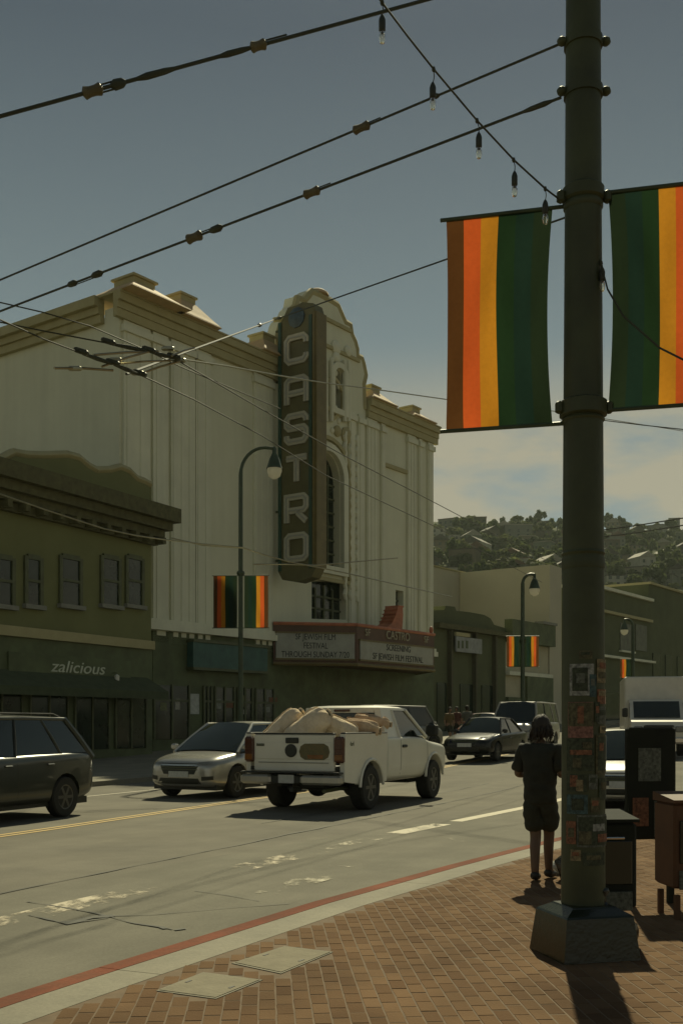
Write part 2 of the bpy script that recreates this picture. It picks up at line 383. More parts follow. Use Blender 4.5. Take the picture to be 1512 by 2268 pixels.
def ragged(name, u0, u1, vf, w, m, dz, parent, seed, wear=0.5, step=0.11, wob=0.0, gap=0.0):
    """a worn painted line or a crack: its own broken outline"""
    mb = MB(); u = u0; rng = random.Random(seed)
    while u < u1:
        L = step * rng.uniform(0.7, 1.3); q = noise.noise(Vector((u * 0.55, seed * 3.1, 0))) * 0.5 + 0.5 + noise.noise(Vector((u * 2.9, seed, 4))) * 0.28
        nx = u + L
        if q > gap:
            f = lambda uu, s: w * (0.5 + wear * noise.noise(Vector((uu * 2.3, s * 9.7 + seed, 1))) + 0.5 * wear * noise.noise(Vector((uu * 7, s * 5.1 + seed, 2))))
            c0, c1 = vf(u) + wob * noise.noise(Vector((u * .8, seed, 7))), vf(nx) + wob * noise.noise(Vector((nx * .8, seed, 7)))
            ps = [UV(u, c0 - max(.004, f(u, 1))), UV(nx, c1 - max(.004, f(nx, 1))), UV(nx, c1 + max(.004, f(nx, 2))), UV(u, c0 + max(.004, f(u, 2)))]
            mb.add([(p.x, p.y, gz(p.x, p.y) + dz) for p in ps], [(3, 2, 1, 0) if (ps[1] - ps[0]).cross(ps[3] - ps[0]).z < 0 else (0, 1, 2, 3)])
        u = nx
    return mb.build(name, m, parent)
ef = lambda u: interp(EDGE, u)
M_w1 = worn_paint('worn_white_line', (.50, .44, .32), .44, 4.2, (1, .5, 1)); M_w2 = worn_paint('faint_white_line', (.42, .38, .28), .36, 4.2, (1, .5, 1)); M_w3 = worn_paint('lane_white_line', (.52, .47, .35), .60, 4.0, (1, .4, 1))
fu = lambda a, b, d=.25: [a + d * k for k in range(int((b - a) / d) + 1)]
strip('worn_line', lambda u: ef(u) - .20, lambda u: ef(u) + .20, .008, M_w1, road, us=fu(7.0, 12.75), nv=2)
strip('worn_line', lambda u: ef(u) - .15, lambda u: ef(u) + .15, .008, M_w2, road, us=fu(12.8, 15.3), nv=2)
strip('worn_line', lambda u: ef(u) - .16, lambda u: ef(u) + .16, .008, M_w3, road, us=fu(15.3, 17.1), nv=2)
strip('lane_line', lambda u: ef(u) - .12, lambda u: ef(u) + .12, .008, worn_paint('lane_white_line_fresh', (.52, .47, .35), .82, 5, (1, .4, 1)), road, us=fu(17.6, 36), nv=1)
strip('paint_trace', lambda u: ef(u) - 1.35, lambda u: ef(u) - .65, .010, worn_paint('paint_trace', (.46, .42, .31), .31, 3.2, (1, .5, 1)), road, us=fu(7.8, 11.6), nv=2)
strip('paint_trace', lambda u: ef(u) - 1.5, lambda u: ef(u) - .75, .010, MATS['paint_trace'], road, us=fu(13.2, 16.6), nv=2)
ragged('seam', -4, 40, lambda u: 7.22 - .012 * (u - 10), .028, M_tar, .0090, road, 31, .9, .25, .05, .12)
ragged('seam', 16, 40, lambda u: 8.4 - .03 * (u - 16), .022, M_tar, .0090, road, 37, .9, .3, .06, .36)
def ragged_path(name, pts, w, m, dz, parent, seed, wear=.8):
    mb = MB(); rng = random.Random(seed); path = []
    for a, b in zip(pts, pts[1:]):
        a, b = Vector(a), Vector(b); n = max(2, int((b - a).length / .09))
        path += [a.lerp(b, k / n) for k in range(n)]
    path.append(Vector(pts[-1])); Lp = []
    for i, p in enumerate(path):
        d = (path[min(i + 1, len(path) - 1)] - path[max(0, i - 1)]).normalized(); q = Vector((-d.y, d.x, 0))
        j = q * .03 * noise.noise(p * 2 + Vector((seed, 0, 0)))
        h = max(.004, w * (.5 + wear * noise.noise(p * 4 + Vector((0, seed, 0)))))
        Lp.append((p + j + q * h, p + j - q * h))
    for (a, b), (c, d) in zip(Lp, Lp[1:]):
        f = [b, d, c, a]
        if (f[1] - f[0]).cross(f[2] - f[0]).z < 0: f = f[::-1]
        mb.add([(v.x, v.y, dz) for v in f], [(0, 1, 2, 3)])
    return mb.build(name, m, parent)
g2 = lambda *pp: [G(x, y) for x, y in pp]
ragged_path('crack', g2((60, 2000), (140, 2012), (250, 2035), (300, 2048), (380, 2062)), .022, M_tar, .0110, road, 3)
ragged_path('crack', g2((60, 2030), (150, 2048), (240, 2036)), .02, M_tar, .0115, road, 4)
ragged_path('tar_patch', g2((140, 2049), (170, 2045), (200, 2036), (252, 2031)), .12, M_tar, .0120, road, 5, .6)
ragged_path('crack', g2((252, 2031), (330, 2029), (430, 2021), (560, 2010), (640, 2004)), .014, M_tar, .0110, road, 6)
ragged_path('tar_patch', g2((335, 2053), (360, 2056), (372, 2060)), .05, M_tar, .0120, road, 7, .6)
ragged_path('crack', g2((386, 2063), (412, 2060)), .03, M_tar, .0120, road, 8)
ragged_path('crack', g2((430, 1976), (500, 1985), (575, 1998)), .012, M_tar, .0110, road, 9)
# near pavement: kerb with red edge, concrete band, clay pavers
KH = 0.13
def kerb_mesh(line, d0, d1, z0, z1, us):        # solid band between two offsets of a line
    mb = MB(); rings = []
    for u in us:
        b = interp(line, u); p0, p1 = UV(u, b + d0), UV(u, b + d1)
        rings.append([(p0.x, p0.y, gz(p0.x, p0.y) + z0), (p1.x, p1.y, gz(p1.x, p1.y) + z0), (p1.x, p1.y, gz(p1.x, p1.y) + z1), (p0.x, p0.y, gz(p0.x, p0.y) + z1)])
    return mb.loft(rings)
fine = [x * .7 for x in range(-10, 60)]
pave = strip('pavement', lambda u: -14.0, lambda u: interp(NEAR, u) - 0.1, KH - 0.0022, M_mort, kind='structure', us=[x * 1.0 for x in range(-12, 70)], nv=10)
seg = 6
for i in range(0, len(fine) - seg, seg):
    us = fine[i:i + seg + 1]; us = [us[0] + .004] + us[1:-1] + [us[-1] - .004]
    kerb_mesh(NEAR, -0.15, 0.0, -0.05, KH + .002, us).build('kerb_stone', M_red, pave, smooth=30)
    kerb_mesh(NEAR, -0.46, -0.152, -0.05, KH, us).build('kerb_slab', M_conc, pave, smooth=30)
far_pave = strip('far_pavement', lambda u: interp(FAR, u) + .16, lambda u: interp(FAR, u) + 16, KH, M_conc, kind='structure', nv=6)
kerb_mesh(FAR, 0.0, 0.158, -0.05, KH + .003, US).build('kerb', M_conc, far_pave)
for k in range(22):
    u = 8 + 1.7 * k; p0, p1 = UV(u, interp(FAR, u) + .2), UV(u, interp(FAR, u) + 10); w = U * .012
    MB().add([(q.x, q.y, gz(q.x, q.y) + KH + .004) for q in (p0 - w, p0 + w, p1 + w, p1 - w)], [(0, 1, 2, 3)]).build('joint', M_tar, far_pave)

# pavers: running bond, courses run away from the camera
BA = R(-4); bd = Vector((sin(BA), cos(BA), 0)); bc = Vector((cos(BA), -sin(BA), 0)); BL, BW, GAP = .200, .095, .0055
bm_ = MB()
def brick_rings(x, y, hx, hy, h, c): return [[(x + sx * (hx - k), y + sy * (hy - k), z) for sx, sy in ((-1, -1), (1, -1), (1, 1), (-1, 1))] for z, k in ((-.03, 0), (h - c, 0), (h, c))]
bm_.loft(brick_rings(0, 0, BW / 2 - GAP / 2, BL / 2 - GAP / 2, 0, .004), cap=False); bm_.f.append((8, 9, 10, 11)); bm_.m.append(0)
brick_me = bm_.mesh('paver_brick', M_brick)
LIDS = [[(513, 2135), (630, 2097), (738, 2110), (622, 2158)], [(345, 2196), (450, 2155), (582, 2172), (478, 2214)]]
lidg = []
for L in LIDS:
    g = [G(x, y, KH) for x, y in L]; c = sum(g, Vector()) / 4; lidg.append((c, g))
def in_poly(p, poly, grow=1.06):
    c = sum(poly, Vector()) / len(poly); q = [c + (v - c) * grow for v in poly]; s = None
    for a, b in zip(q, q[1:] + q[:1]):
        z = (b - a).cross(p - a).z
        if s is None: s = z > 0
        elif (z > 0) != s: return False
    return True
spots = []
for i in range(-60, 80):
    for j in range(-5, 110):
        p = bc * (i * BW) + bd * (j * BL + (BL / 2 if i % 2 else 0)) + Vector((0, 4.2, 0))
        if p.y < 4.4 or p.y > 22: continue
        px = 756 + FP * p.x / p.y
        if px < -120 or px > 1640: continue
        u, v = U.x * p.x + U.y * p.y, V.x * p.x + V.y * p.y
        if v > interp(NEAR, u) - .46 - .06: continue
        if any(in_poly(p, g, 1.12) for c, g in lidg): continue
        spots.append(p)
spots.sort(key=lambda p: p.y + .25 * abs(p.x - .1) + (3 if not 0 < 756 + FP * p.x / p.y < 1512 or HZ + FP * (EYE - KH) / p.y > 2268 else 0))
rng = random.Random(5); stuff = MB()
for k, p in enumerate(spots):
    rz = -BA + rng.gauss(0, .012); z = KH + rng.gauss(0, .0006)
    if k < 300:
        o = bpy.data.objects.new('paver_brick', brick_me); C.objects.link(o); o.parent = pave
        o.location = (p.x, p.y, z); o.rotation_euler = (rng.gauss(0, .004), rng.gauss(0, .003), rz)
    else:
        M = Matrix.Translation((p.x, p.y, z)) @ Matrix.Rotation(rz, 4, 'Z')
        stuff.add([M @ v for v in bm_.v], bm_.f)
stuff.build('paver_bricks', M_brick, pave, kind='stuff')
M_slot = mat('dark_iron', (0.03, 0.03, 0.024), .7, var=.2)
for k, (c, g) in enumerate(lidg):
    t = empty('utility_cover', (c.x, c.y, KH), label=('pale concrete utility box cover set whole in the brick pavement', 'pale concrete utility box cover cut by the photo bottom edge')[k], cat='utility cover', group='utility box covers')
    MB().prism([c + (v - c) * .93 + Z * .006 - Z * .05 for v in g], Z * .05).build('lid', M_lid, t)
    fr = MB()
    for a, b in zip(g, g[1:] + g[:1]):
        ai, bi = c + (a - c) * .945, c + (b - c) * .945
        fr.prism([a - Z * .06, b - Z * .06, bi - Z * .06, ai - Z * .06], Z * .063)
    fr.build('rim', M_conc, t)
    for s in (0, 1):
        q = c.lerp((g[s * 2] + g[(s * 2 + 1) % 4]) / 2, .72); d = (g[1] - g[0]).normalized()
        MB().box(q + Z * .0065, (.055, .016, .004), rot=Matrix.Rotation(math.atan2(d.y, d.x), 3, 'Z')).build('lift_slot', M_slot, t)

# ------------------------------------------------------------------ theatre
A36 = R(36); FD = Vector((sin(A36), cos(A36), 0)); FN = Vector((cos(A36), -sin(A36), 0)); F0 = Vector((-7.12, 48, 0))
def F(s, n, z): return F0 + FD * s + FN * n + Z * z
def fs(px, n=0.0):
    t = (px - 756) / FP; b = F0 + FN * n
    return (t * b.y - b.x) / (FD.x - t * FD.y)
def fz(px, py, n=0.0):
    Y = (F0 + FN * n + FD * fs(px, n)).y
    return EYE + (HZ - py) / FP * Y
M_stucco = mat('cream_stucco', (0.62, 0.615, 0.455), .9, scale=.45, col2=(0.68, 0.675, 0.505), bump=.4, det=9)
M_stuc2 = mat('pale_stucco_trim', (0.66, 0.655, 0.50), .88, scale=.8, var=.07, bump=.3, det=8)
M_tile = mat('terracotta_trim', (0.36, 0.32, 0.165), .85, scale=1.6, col2=(0.42, 0.375, 0.20), bump=.4)
M_cap = mat('tan_tile', (0.55, 0.39, 0.20), .8, scale=3, col2=(0.44, 0.32, 0.17), bump=.5)
M_glassd = mat('dark_glazing', (0.018, 0.028, 0.018), .12, var=.3, scale=1.5)
M_frame = mat('bronze_frame', (0.09, 0.10, 0.045), .6, var=.2)
streaks(M_stucco, .045, .5); streaks(M_stuc2, .06, .6)
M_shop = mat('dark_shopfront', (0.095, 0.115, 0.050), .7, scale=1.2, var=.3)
M_dkb = mat('dark_olive_stucco', (0.085, 0.095, 0.045), .9, scale=.6, col2=(0.115, 0.125, 0.06), bump=.4, det=9)
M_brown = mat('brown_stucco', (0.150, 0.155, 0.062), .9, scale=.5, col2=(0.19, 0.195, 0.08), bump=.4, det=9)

th = empty('theatre', F(10.7, -8, 0), 0, 'pale stucco movie theatre with ornate gabled parapet and tall vertical sign', 'theatre')
sc = 10.7
prof = [(749, 670), (755, 684), (765, 707), (777, 714), (780, 735), (787, 750), (792, 768), (792, 782), (802, 787), (806, 800), (811, 825), (806, 847)]
right = [(fs(x), fz(x, y)) for x, y in prof]
right = [(s, z) for s, z in right] + [(right[-1][0] + .1, 19.1)]
left = [(2 * sc - s, z) for s, z in right[::-1]]
top = left + [(sc - .5, right[0][1] + .04), (sc + .5, right[0][1] + .04)] + right
SL, SR = -3.6, 21.4
sil = [(SL, -.3), (SR, -.3), (SR, 19.1)] + top[::-1] + [(SL, 19.1)]
wall = MB().prism([F(s, 0, z) for s, z in sil], -FN * .9)
wo_ = wall.build('wall', M_stucco, th)
# openings cut through the front wall: arch window, lower doors, niche, slot window
def arch_poly(s0, s1, z0, z1):
    r = (s1 - s0) / 2; c = (s0 + s1) / 2; zs = z1 - r * 1.15
    return [(s0, z0), (s1, z0)] + [(c + r * cos(pi * k / 14), zs + r * 1.15 * sin(pi * k / 14)) for k in range(15)]
AW = arch_poly(fs(690), fs(752), fz(720, 1252), fz(724, 1002))
NI = arch_poly(fs(736), fs(757), fz(745, 905), fz(745, 818))
DR = [(fs(690), fz(700, 1372)), (fs(766), fz(760, 1372)), (fs(766), fz(760, 1288)), (fs(690), fz(700, 1288))]
SLW = [(fs(876), fz(885, 1345)), (fs(893), fz(885, 1345)), (fs(893), fz(885, 1308)), (fs(876), fz(885, 1308))]
cut = MB()
for p in (AW, NI, DR, SLW): cut.prism([F(s, .6, z) for s, z in p], -FN * 1.15)
co = cut.build('cutter', M_glassd)
md = wo_.modifiers.new('b', 'BOOLEAN'); md.object = co; md.operation = 'DIFFERENCE'; md.solver = 'EXACT'
bake(wo_); bpy.data.objects.remove(co)
wo_.data.materials.clear(); wo_.data.materials.append(M_stucco)
def bar(mb, s0, s1, n0, n1, z0, z1, mi=0): mb.obox(F(s0, n0, z0), FD * (s1 - s0), FN * (n1 - n0), Z * (z1 - z0), mi)
def window_in(poly, name, n=-.38, ms=3, mz=6):
    s0, s1 = min(p[0] for p in poly), max(p[0] for p in poly); z0, z1 = min(p[1] for p in poly), max(p[1] for p in poly)
    w = MB().prism([F(s, n - .1, z) for s, z in poly], FN * .05).build(name, M_glassd, th)
    for k in range(1, ms):
        s = s0 + (s1 - s0) * k / ms; f = MB(); bar(f, s - .05, s + .05, n - .04, n + .06, z0, z1 - .3 - .8 * abs(k / ms - .5)); f.build('mullion', M_frame, w)
    for k in range(1, mz):
        z = z0 + (z1 - z0) * .86 * k / mz; f = MB(); bar(f, s0, s1, n - .045, n + .04, z - .05, z + .05); f.build('transom', M_frame, w)
    return w
window_in(AW, 'arch_window', ms=4, mz=7); window_in(NI, 'niche_window', ms=1, mz=1); window_in(DR, 'door_window', ms=4, mz=3); window_in(SLW, 'slot_window', ms=1, mz=2)
def surround(poly, w, name, m, pr=.18):
    c = Vector((sum(p[0] for p in poly) / len(poly), sum(p[1] for p in poly) / len(poly), 0)); mb = MB()
    stroke(mb, [([(p[0], p[1]) for p in poly], True)], w, F(0, .002, 0), FD, Z, FN * pr, 1, 1)
    return mb.build(name, m, th)
def grow(poly, d):
    s0, s1 = min(p[0] for p in poly), max(p[0] for p in poly); z0, z1 = min(p[1] for p in poly), max(p[1] for p in poly); cs, cz = (s0 + s1) / 2, (z0 + z1) / 2
    return [(cs + (s - cs) * (1 + 2 * d / (s1 - s0)), cz + (z - cz) * (1 + 2 * d / (z1 - z0))) for s, z in poly]
surround(grow(AW, .24), .42, 'arch_surround', M_stuc2, .28); surround(grow(AW, .75), .2, 'arch_moulding', M_tile, .2); surround(grow(NI, .2), .3, 'niche_surround', M_stuc2, .25)
# main block behind the front wall and its left side
blk = MB().obox(F(SL + .03, -.92, -.3), FD * (SR - SL - .06), FN * -23, Z * 19.1); blk.build('side_wall', M_stucco, th)
# cornices
def cornice(s0, s1, name='cornice'):
    mb = MB()
    for z0, z1, p in ((18.55, 18.9, .22), (18.9, 19.2, .28), (19.2, 19.52, .42)): bar(mb, s0, s1, .003, p, z0, z1 - .003)
    bar(mb, s0, s1, -.9, .46, 19.523, 19.6)
    mb.build(name, M_tile, th)
cornice(SL - .35, 2 * sc - right[-1][0] - .05); cornice(right[-1][0] + .05, SR + .35)
mb = MB()
for z0, z1, p in ((18.55, 18.9, .22), (18.9, 19.2, .34), (19.2, 19.6, .55)): mb.obox(F(SL + .025, -.95, z0), -FN * 22, -FD * p, Z * (z1 - z0 - .003))
mb.build('cornice', M_tile, th)
# gable coping
cp = [F(s, 0, z) for s, z in top]
for a, b in zip(range(0, len(cp) - 1, 5), range(5, len(cp) + 5, 5)):
    seg_ = cp[a:min(b + 1, len(cp))]
    if len(seg_) > 1: MB().tube([q - FN * .1 - Z * .12 for q in seg_], .2, 6).build('coping', M_tile, th, smooth=50)
MB().lathe([(.05, 0), (.62, .02), (.58, .14), (.36, .30), (.14, .38), (.02, .40)], F(fs(716), -.4, right[0][1] + .02), 14).build('finial', M_cap, th, smooth=True)
for dz, w in ((1.2, 2.2), (2.6, 3.0)):
    m_ = MB(); bar(m_, sc - w, sc + w, .003, .12, right[0][1] - dz - .1, right[0][1] - dz + .08); m_.build('string_course', M_tile, th)
# pier caps with flared tile skirts
def sq(c, h, z): return [c + FD * h * a + FN * h * b + Z * z for a, b in ((-1, -1), (1, -1), (1, 1), (-1, 1))]
for px, w, zc_ in ((298, 1.42, 20.52), (400, 1.08, 20.74), (580, 1.02, 20.62), (818, .98, 20.45), (908, .98, 20.30)):
    c = F(fs(px, -.6), -.6, 0); zt = 19.6; zc_ += .20; hh = zc_ - .36 - zt
    cap = MB().loft([sq(c, w * .43, zt + hh - .04), sq(c, w * .43, zc_ - .10), sq(c, w * .50, zc_ - .095), sq(c, w * .50, zc_)]).build('pier_cap', M_tile, th)
    MB().loft([sq(c, w * 1.22, zt + .002), sq(c, w * 1.18, zt + .08), sq(c, w * .98, zt + hh * .32), sq(c, w * .80, zt + hh * .56), sq(c, w * .60, zt + hh * .82), sq(c, w * .47, zt + hh)]).build('pier_roof', M_cap, cap)
# pilasters, ribs, belts
def pil(s, w, z0=5.2, z1=18.54, pr=.12, ribs=3, m=M_stuc2):
    mb = MB(); bar(mb, s - w / 2, s + w / 2, .004, pr, z0, z1)
    for k in range(ribs):
        q = s - w / 2 + w * (k + .5) / ribs; bar(mb, q - w / ribs * .30, q + w / ribs * .30, pr - .001, pr + .03, z0 + .3, z1 - .5)
    bar(mb, s - w / 2 - .08, s + w / 2 + .08, .006, pr + .12, z1 - .48, z1 - .2)
    mb.build('pilaster', m, th)
for px, w, r in ((300, 1.5, 2), (352, .9, 1), (402, 1.5, 3), (447, 1.0, 2), (580, 1.4, 3)): pil(fs(px), w, ribs=r)
for px, w, r in ((776, .55, 1), (797, .55, 1), (820, 1.0, 3), (845, .4, 1), (908, .9, 3), (928, .35, 1), (950, .6, 1)): pil(fs(px), w, ribs=r)
for z, w, p in ((16.2, .22, .12),):
    m_ = MB(); bar(m_, fs(850), fs(900), .003, p, z, z + w); m_.build('string_course', M_tile, th)
for s0, s1 in ((SL, fs(600)), (fs(770), SR)):
    m_ = MB(); bar(m_, s0, s1, .005, .42, 5.72, 6.0); bar(m_, s0, s1, .005, .3, 6.0, 6.2); m_.build('belt_course', M_stuc2, th)
for px, py, r in ((742, 770, .38), (768, 778, .3), (742, 792, .3), (765, 965, .45), (745, 955, .3)):
    s, z = fs(px), fz(px, py)
    MB().lathe([(r, 0), (r, .1), (r * .6, .2), (r * .3, .22)], F(s, .002, z), 12, FN).build('rosette', M_tile if py > 900 else M_stuc2, th, smooth=True)
for px in (716, 728, 757, 766):
    s = fs(px); m_ = MB(); m_.tube([F(s, .16, fz(px, 935)), F(s, .16, fz(px, 800))], .13, 8); m_.build('colonnette', M_stuc2, th, smooth=True)
for r_ in range(9):                                        # plaster relief between the gable mouldings
    for q_ in (-1, 1):
        s = sc + q_ * (.55 + .30 * (r_ % 3)); z = right[0][1] - 3.2 - .62 * r_
        MB().lathe([(.17, 0), (.16, .05), (.08, .11), (.02, .12)], F(s, .002, z), 8, FN).build('plaster_boss', M_stuc2, th, smooth=True)
for s in (fs(760), fs(772), fs(786)):
    m_ = MB(); z0_, z1_ = fz(770, 1330), fz(770, 960); k_ = int((z1_ - z0_) / .28)
    m_.tube([F(s + .05 * (-1) ** q_, .10, z0_ + (z1_ - z0_) * q_ / k_) for q_ in range(k_ + 1)], [.12 + .03 * (q_ % 2) for q_ in range(k_ + 1)], 7); m_.build('twisted_column', M_stuc2, th, smooth=True)
m_ = MB(); stroke(m_, [([(-.8, 0), (-.8, .9), (-.4, 1.3), (0, 1.5), (.4, 1.3), (.8, .9), (.8, 0), (0, -.7)], True)], .16, F(sc + .6, .003, right[0][1] - 5.6), FD, Z, FN * .14, 1, 1); m_.build('cartouche', M_tile, th)
# street level
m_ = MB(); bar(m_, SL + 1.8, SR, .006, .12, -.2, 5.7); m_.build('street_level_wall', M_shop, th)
for k, (a, b) in enumerate(((335, 412), (445, 462), (470, 512), (520, 552), (560, 600))):
    y0, y1 = 1520, 1590
    w = MB(); s0, s1 = fs(a), fs(b); bar(w, s0, s1, .123, .16, 1.0, 3.35); w = w.build('shop_window', M_glassd, th)
    for q in (s0, (s0 + s1) / 2, s1):
        f = MB(); bar(f, q - .05, q + .05, .161, .22, 1.0, 3.4); f.build('frame', M_frame, w)
    f = MB(); bar(f, s0, s1, .161, .21, 2.65, 2.75); f.build('transom', M_frame, w)
WS = [mat('window_card_' + n_, c_, .8, scale=9, var=.4) for n_, c_ in (('grey', (.22, .23, .19)), ('rust', (.17, .08, .04)), ('olive', (.16, .17, .08)), ('pale', (.34, .33, .27)))]
for k, (x, y, w_, h_) in enumerate(((478, 1548, 12, 22), (500, 1556, 16, 12), (535, 1540, 10, 26), (528, 1572, 18, 10), (584, 1566, 14, 12), (596, 1545, 18, 10), (355, 1556, 14, 18), (388, 1548, 10, 24))):
    q = MB(); bar(q, fs(x, .17), fs(x + w_, .17), .1645, .175, fz(x, y + h_, .17), fz(x, y, .17)); q.build('window_card', WS[k % 4], th)
# shopfront sign and poster
t = empty('fascia_sign', F(fs(505), .2, 4), label='long blue green fascia sign board left of the theatre marquee', cat='sign')
M_teal = mat('teal_sign', (0.05, 0.115, 0.095), .6, scale=2, var=.25)
m_ = MB(); s0, s1 = fs(428, .5), fs(592, .5); z0, z1 = fz(500, 1482, .5), fz(500, 1428, .5); bar(m_, s0, s1, .13, .5, z0, z1); m_.build('board', M_teal, t)
m_ = MB(); bar(m_, s0 - .05, s1 + .05, .13, .58, z1, z1 + .12); bar(m_, s0 - .05, s1 + .05, .13, .58, z0 - .12, z0); m_.build('trim', M_frame, t)
t = empty('poster', F(fs(428, .2), .2, 2.5), label='pale grey paper poster on the dark shopfront beneath the blue sign', cat='poster')
m_ = MB(); bar(m_, fs(418, .2), fs(441, .2), .165, .2, fz(430, 1582, .2), fz(430, 1537, .2)); m_.build('sheet', mat('grey_paper', (.42, .43, .38), .8, scale=6, var=.25), t)

# blade sign
M_signp = mat('sign_oxblood', (0.12, 0.11, 0.045), .55, scale=1, var=.2)
M_signl = mat('sign_letter_cream', (0.46, 0.44, 0.34), .6, scale=6, var=.1)
M_gold = mat('sign_gold_edge', (0.15, 0.115, 0.035), .5, scale=2, var=.15)
M_gteal = mat('sign_teal_border', (0.03, 0.075, 0.05), .5, var=.2)
bs = fs(617, .45)
def bn(px):
    t_ = (px - 756) / FP; bx = F0.x + FD.x * bs; by = F0.y + FD.y * bs
    return (t_ * by - bx) / (FN.x - t_ * FN.y)
def bz(px, py): return EYE + (HZ - py) / FP * (F0 + FD * bs + FN * bn(px)).y
n0, n1 = bn(616), bn(699); zt, zb = bz(660, 700), bz(655, 1262); nc = (n0 + n1) / 2
bl = empty('vertical_sign', F(bs, 0, zb), label='tall vertical CASTRO letter sign projecting from the theatre front', cat='sign')
outline = [(n0, zb), (n0 + .25, zb - .42), (nc, zb - .6), (n1 - .25, zb - .42), (n1, zb), (n1, zt), (n1 - .15, zt + .42), (nc + .35, zt + .62), (nc, zt + .55), (nc - .55, zt + .55), (n0 + .3, zt + .1), (n0, zt - .2)]
MB().prism([F(bs, n, z) for n, z in outline], FD * .7).build('sign_box', M_signp, bl)
m_ = MB(); m_.obox(F(bs - .03, n1 + .002, zb), FD * .76, FN * .09, Z * (zt - zb)); m_.build('gold_edge', M_gold, bl)
m_ = MB(); m_.obox(F(bs - .05, n1 - .17, zb), FD * .048, FN * .16, Z * (zt - zb)); m_.build('gold_band', M_gold, bl)
for a in (n0 + .03, n1 - .38):
    m_ = MB(); m_.obox(F(bs - .06, a, zb), FD * .058, FN * .18, Z * (zt - zb - .1)); m_.build('teal_border', M_gteal, bl)
m_ = MB(); m_.lathe([(.5, 0), (.5, .05), (.3, .12), (.05, .14)], F(bs - .002, nc, zt - .05), 10, -FD); m_.build('crest', mat('crest_blue', (.05, .08, .10), .5, scale=5, var=.4), bl, smooth=True)
for zz in (zt - .3, zt - 2.8, zb + 3, zb + .6):
    m_ = MB(); m_.tube([F(bs + .35, .0, zz), F(bs + .35, n0 + .02, zz)], .06, 6); m_.build('bracket', M_frame, bl)
m_ = MB(); m_.tube([F(bs + .3, n0 - .5, zt + .3), F(bs + .3, n0 + .2, zt + .22)], .13, 8); m_.build('insulator', M_tile, bl)
t_ = .14
LET = {'C': [([(1, .70), (1, .86), (.86, 1), (.14, 1), (0, .86), (0, .14), (.14, 0), (.86, 0), (1, .14), (1, .26)], False)],
 'A': [([(0, 0), (0, .88), (.14, 1), (.86, 1), (1, .88), (1, 0)], False), ([(.13, .42), (.87, .42)], False)],
 'S': [([(1, .74), (1, .87), (.87, 1), (.13, 1), (0, .87), (0, .64), (.13, .52), (.87, .52), (1, .4), (1, .13), (.87, 0), (.13, 0), (0, .13), (0, .26)], False)],
 'T': [([(0, .98), (1, .98)], False), ([(.5, .91), (.5, 0)], False)],
 'R': [([(0, 0), (0, 1), (.87, 1), (1, .88), (1, .58), (.87, .46), (.13, .46)], False), ([(.55, .39), (1, 0)], False)],
 'O': [([(.14, 0), (0, .13), (0, .87), (.14, 1), (.86, 1), (1, .87), (1, .13), (.86, 0)], True)]}
for ch, y0, y1 in (('C', 747, 800), ('A', 835, 889), ('S', 921, 978), ('T', 1009, 1062), ('R', 1096, 1152), ('O', 1187, 1238)):
    nL, nR = bn(637), bn(680); zB, zT = bz(658, y1), bz(658, y0); mb = MB()
    ext = .16 if ch in 'AT' else 0
    stroke(mb, LET[ch], .30, F(bs - .02, nL, zB - (.1 if ch in 'ATR' else 0)), FN, Z, -FD * .10, nR - nL, zT - zB)
    mb.build('letter', M_signl, bl)
    fr = MB(); stroke(fr, LET[ch], .07, F(bs - .121, nL, zB - (.1 if ch in 'ATR' else 0)), FN, Z, -FD * .03, nR - nL, zT - zB)
    fr.build('neon_tube', mat('unlit_neon', (.34, .34, .30), .3), bl)

# marquee
mq = empty('marquee', F(12, 1.5, 4.7), label='theatre marquee canopy with white letter boards above the entrance', cat='marquee')
M_mqr = mat('marquee_red_metal', (0.095, 0.045, 0.022), .55, scale=1.5, var=.25)
M_mqb = mat('marquee_board', (0.33, 0.33, 0.27), .6, scale=2, var=.12)
M_blk = mat('black_letter', (0.014, 0.016, 0.012), .6)
M_mqo = mat('marquee_orange_tile', (0.42, 0.15, 0.075), .6, scale=3, var=.2)
fL = (fs(605, .2), .2); fC = (fs(790, 3.0), 3.0); fR = (fs(961, 3.0), 3.0); fE = (fs(961, 3.0) + 2.6, .2)
MB().prism([F(s, n, 4.62) for s, n in (fL, fC, fR, fE)], Z * 2.06).build('canopy', M_mqr, mq)
for z in (4.62, 6.60):
    m_ = MB(); pts = [F(s, n, z) for s, n in (fL, fC, fR, fE)]
    m_.tube(pts, .09, 6); m_.build('edge_trim', M_mqo if z > 6 else M_gold, mq)
def board(a, b, z0, z1, lines, size, frac0=.03, frac1=.97, sx=.86):
    pa, pb = F(*a, 0), F(*b, 0); r = (pb - pa); L = r.length; r.normalize(); nn = r.cross(Z)
    q = MB().obox(pa + r * L * frac0 + nn * .002 + Z * z0, r * L * (frac1 - frac0), nn * .07, Z * (z1 - z0)).build('letter_board', M_mqb, mq)
    fr = MB()
    for zz in (z0, z1): fr.obox(pa + r * L * (frac0 - .01) + Z * (zz - .04), r * L * (frac1 - frac0 + .02), nn * .11, Z * .08)
    fr.build('board_frame', M_gold, q)
    for k, tx in enumerate(lines):
        zc = z1 - (z1 - z0) * (k + .5) / len(lines)
        text('lettering', tx, size, pa + r * L * .5 + nn * .075 + Z * zc, r, Z, M_blk, q, .012, sx=sx)
board(fL, fC, 4.86, 6.16, ['SF JEWISH FILM', 'FESTIVAL', 'THROUGH SUNDAY 7/20'], .42, sx=.72)
board(fC, fR, 4.86, 5.86, ['SCREENING', 'SF JEWISH FILM FESTIVAL'], .46, sx=.95)
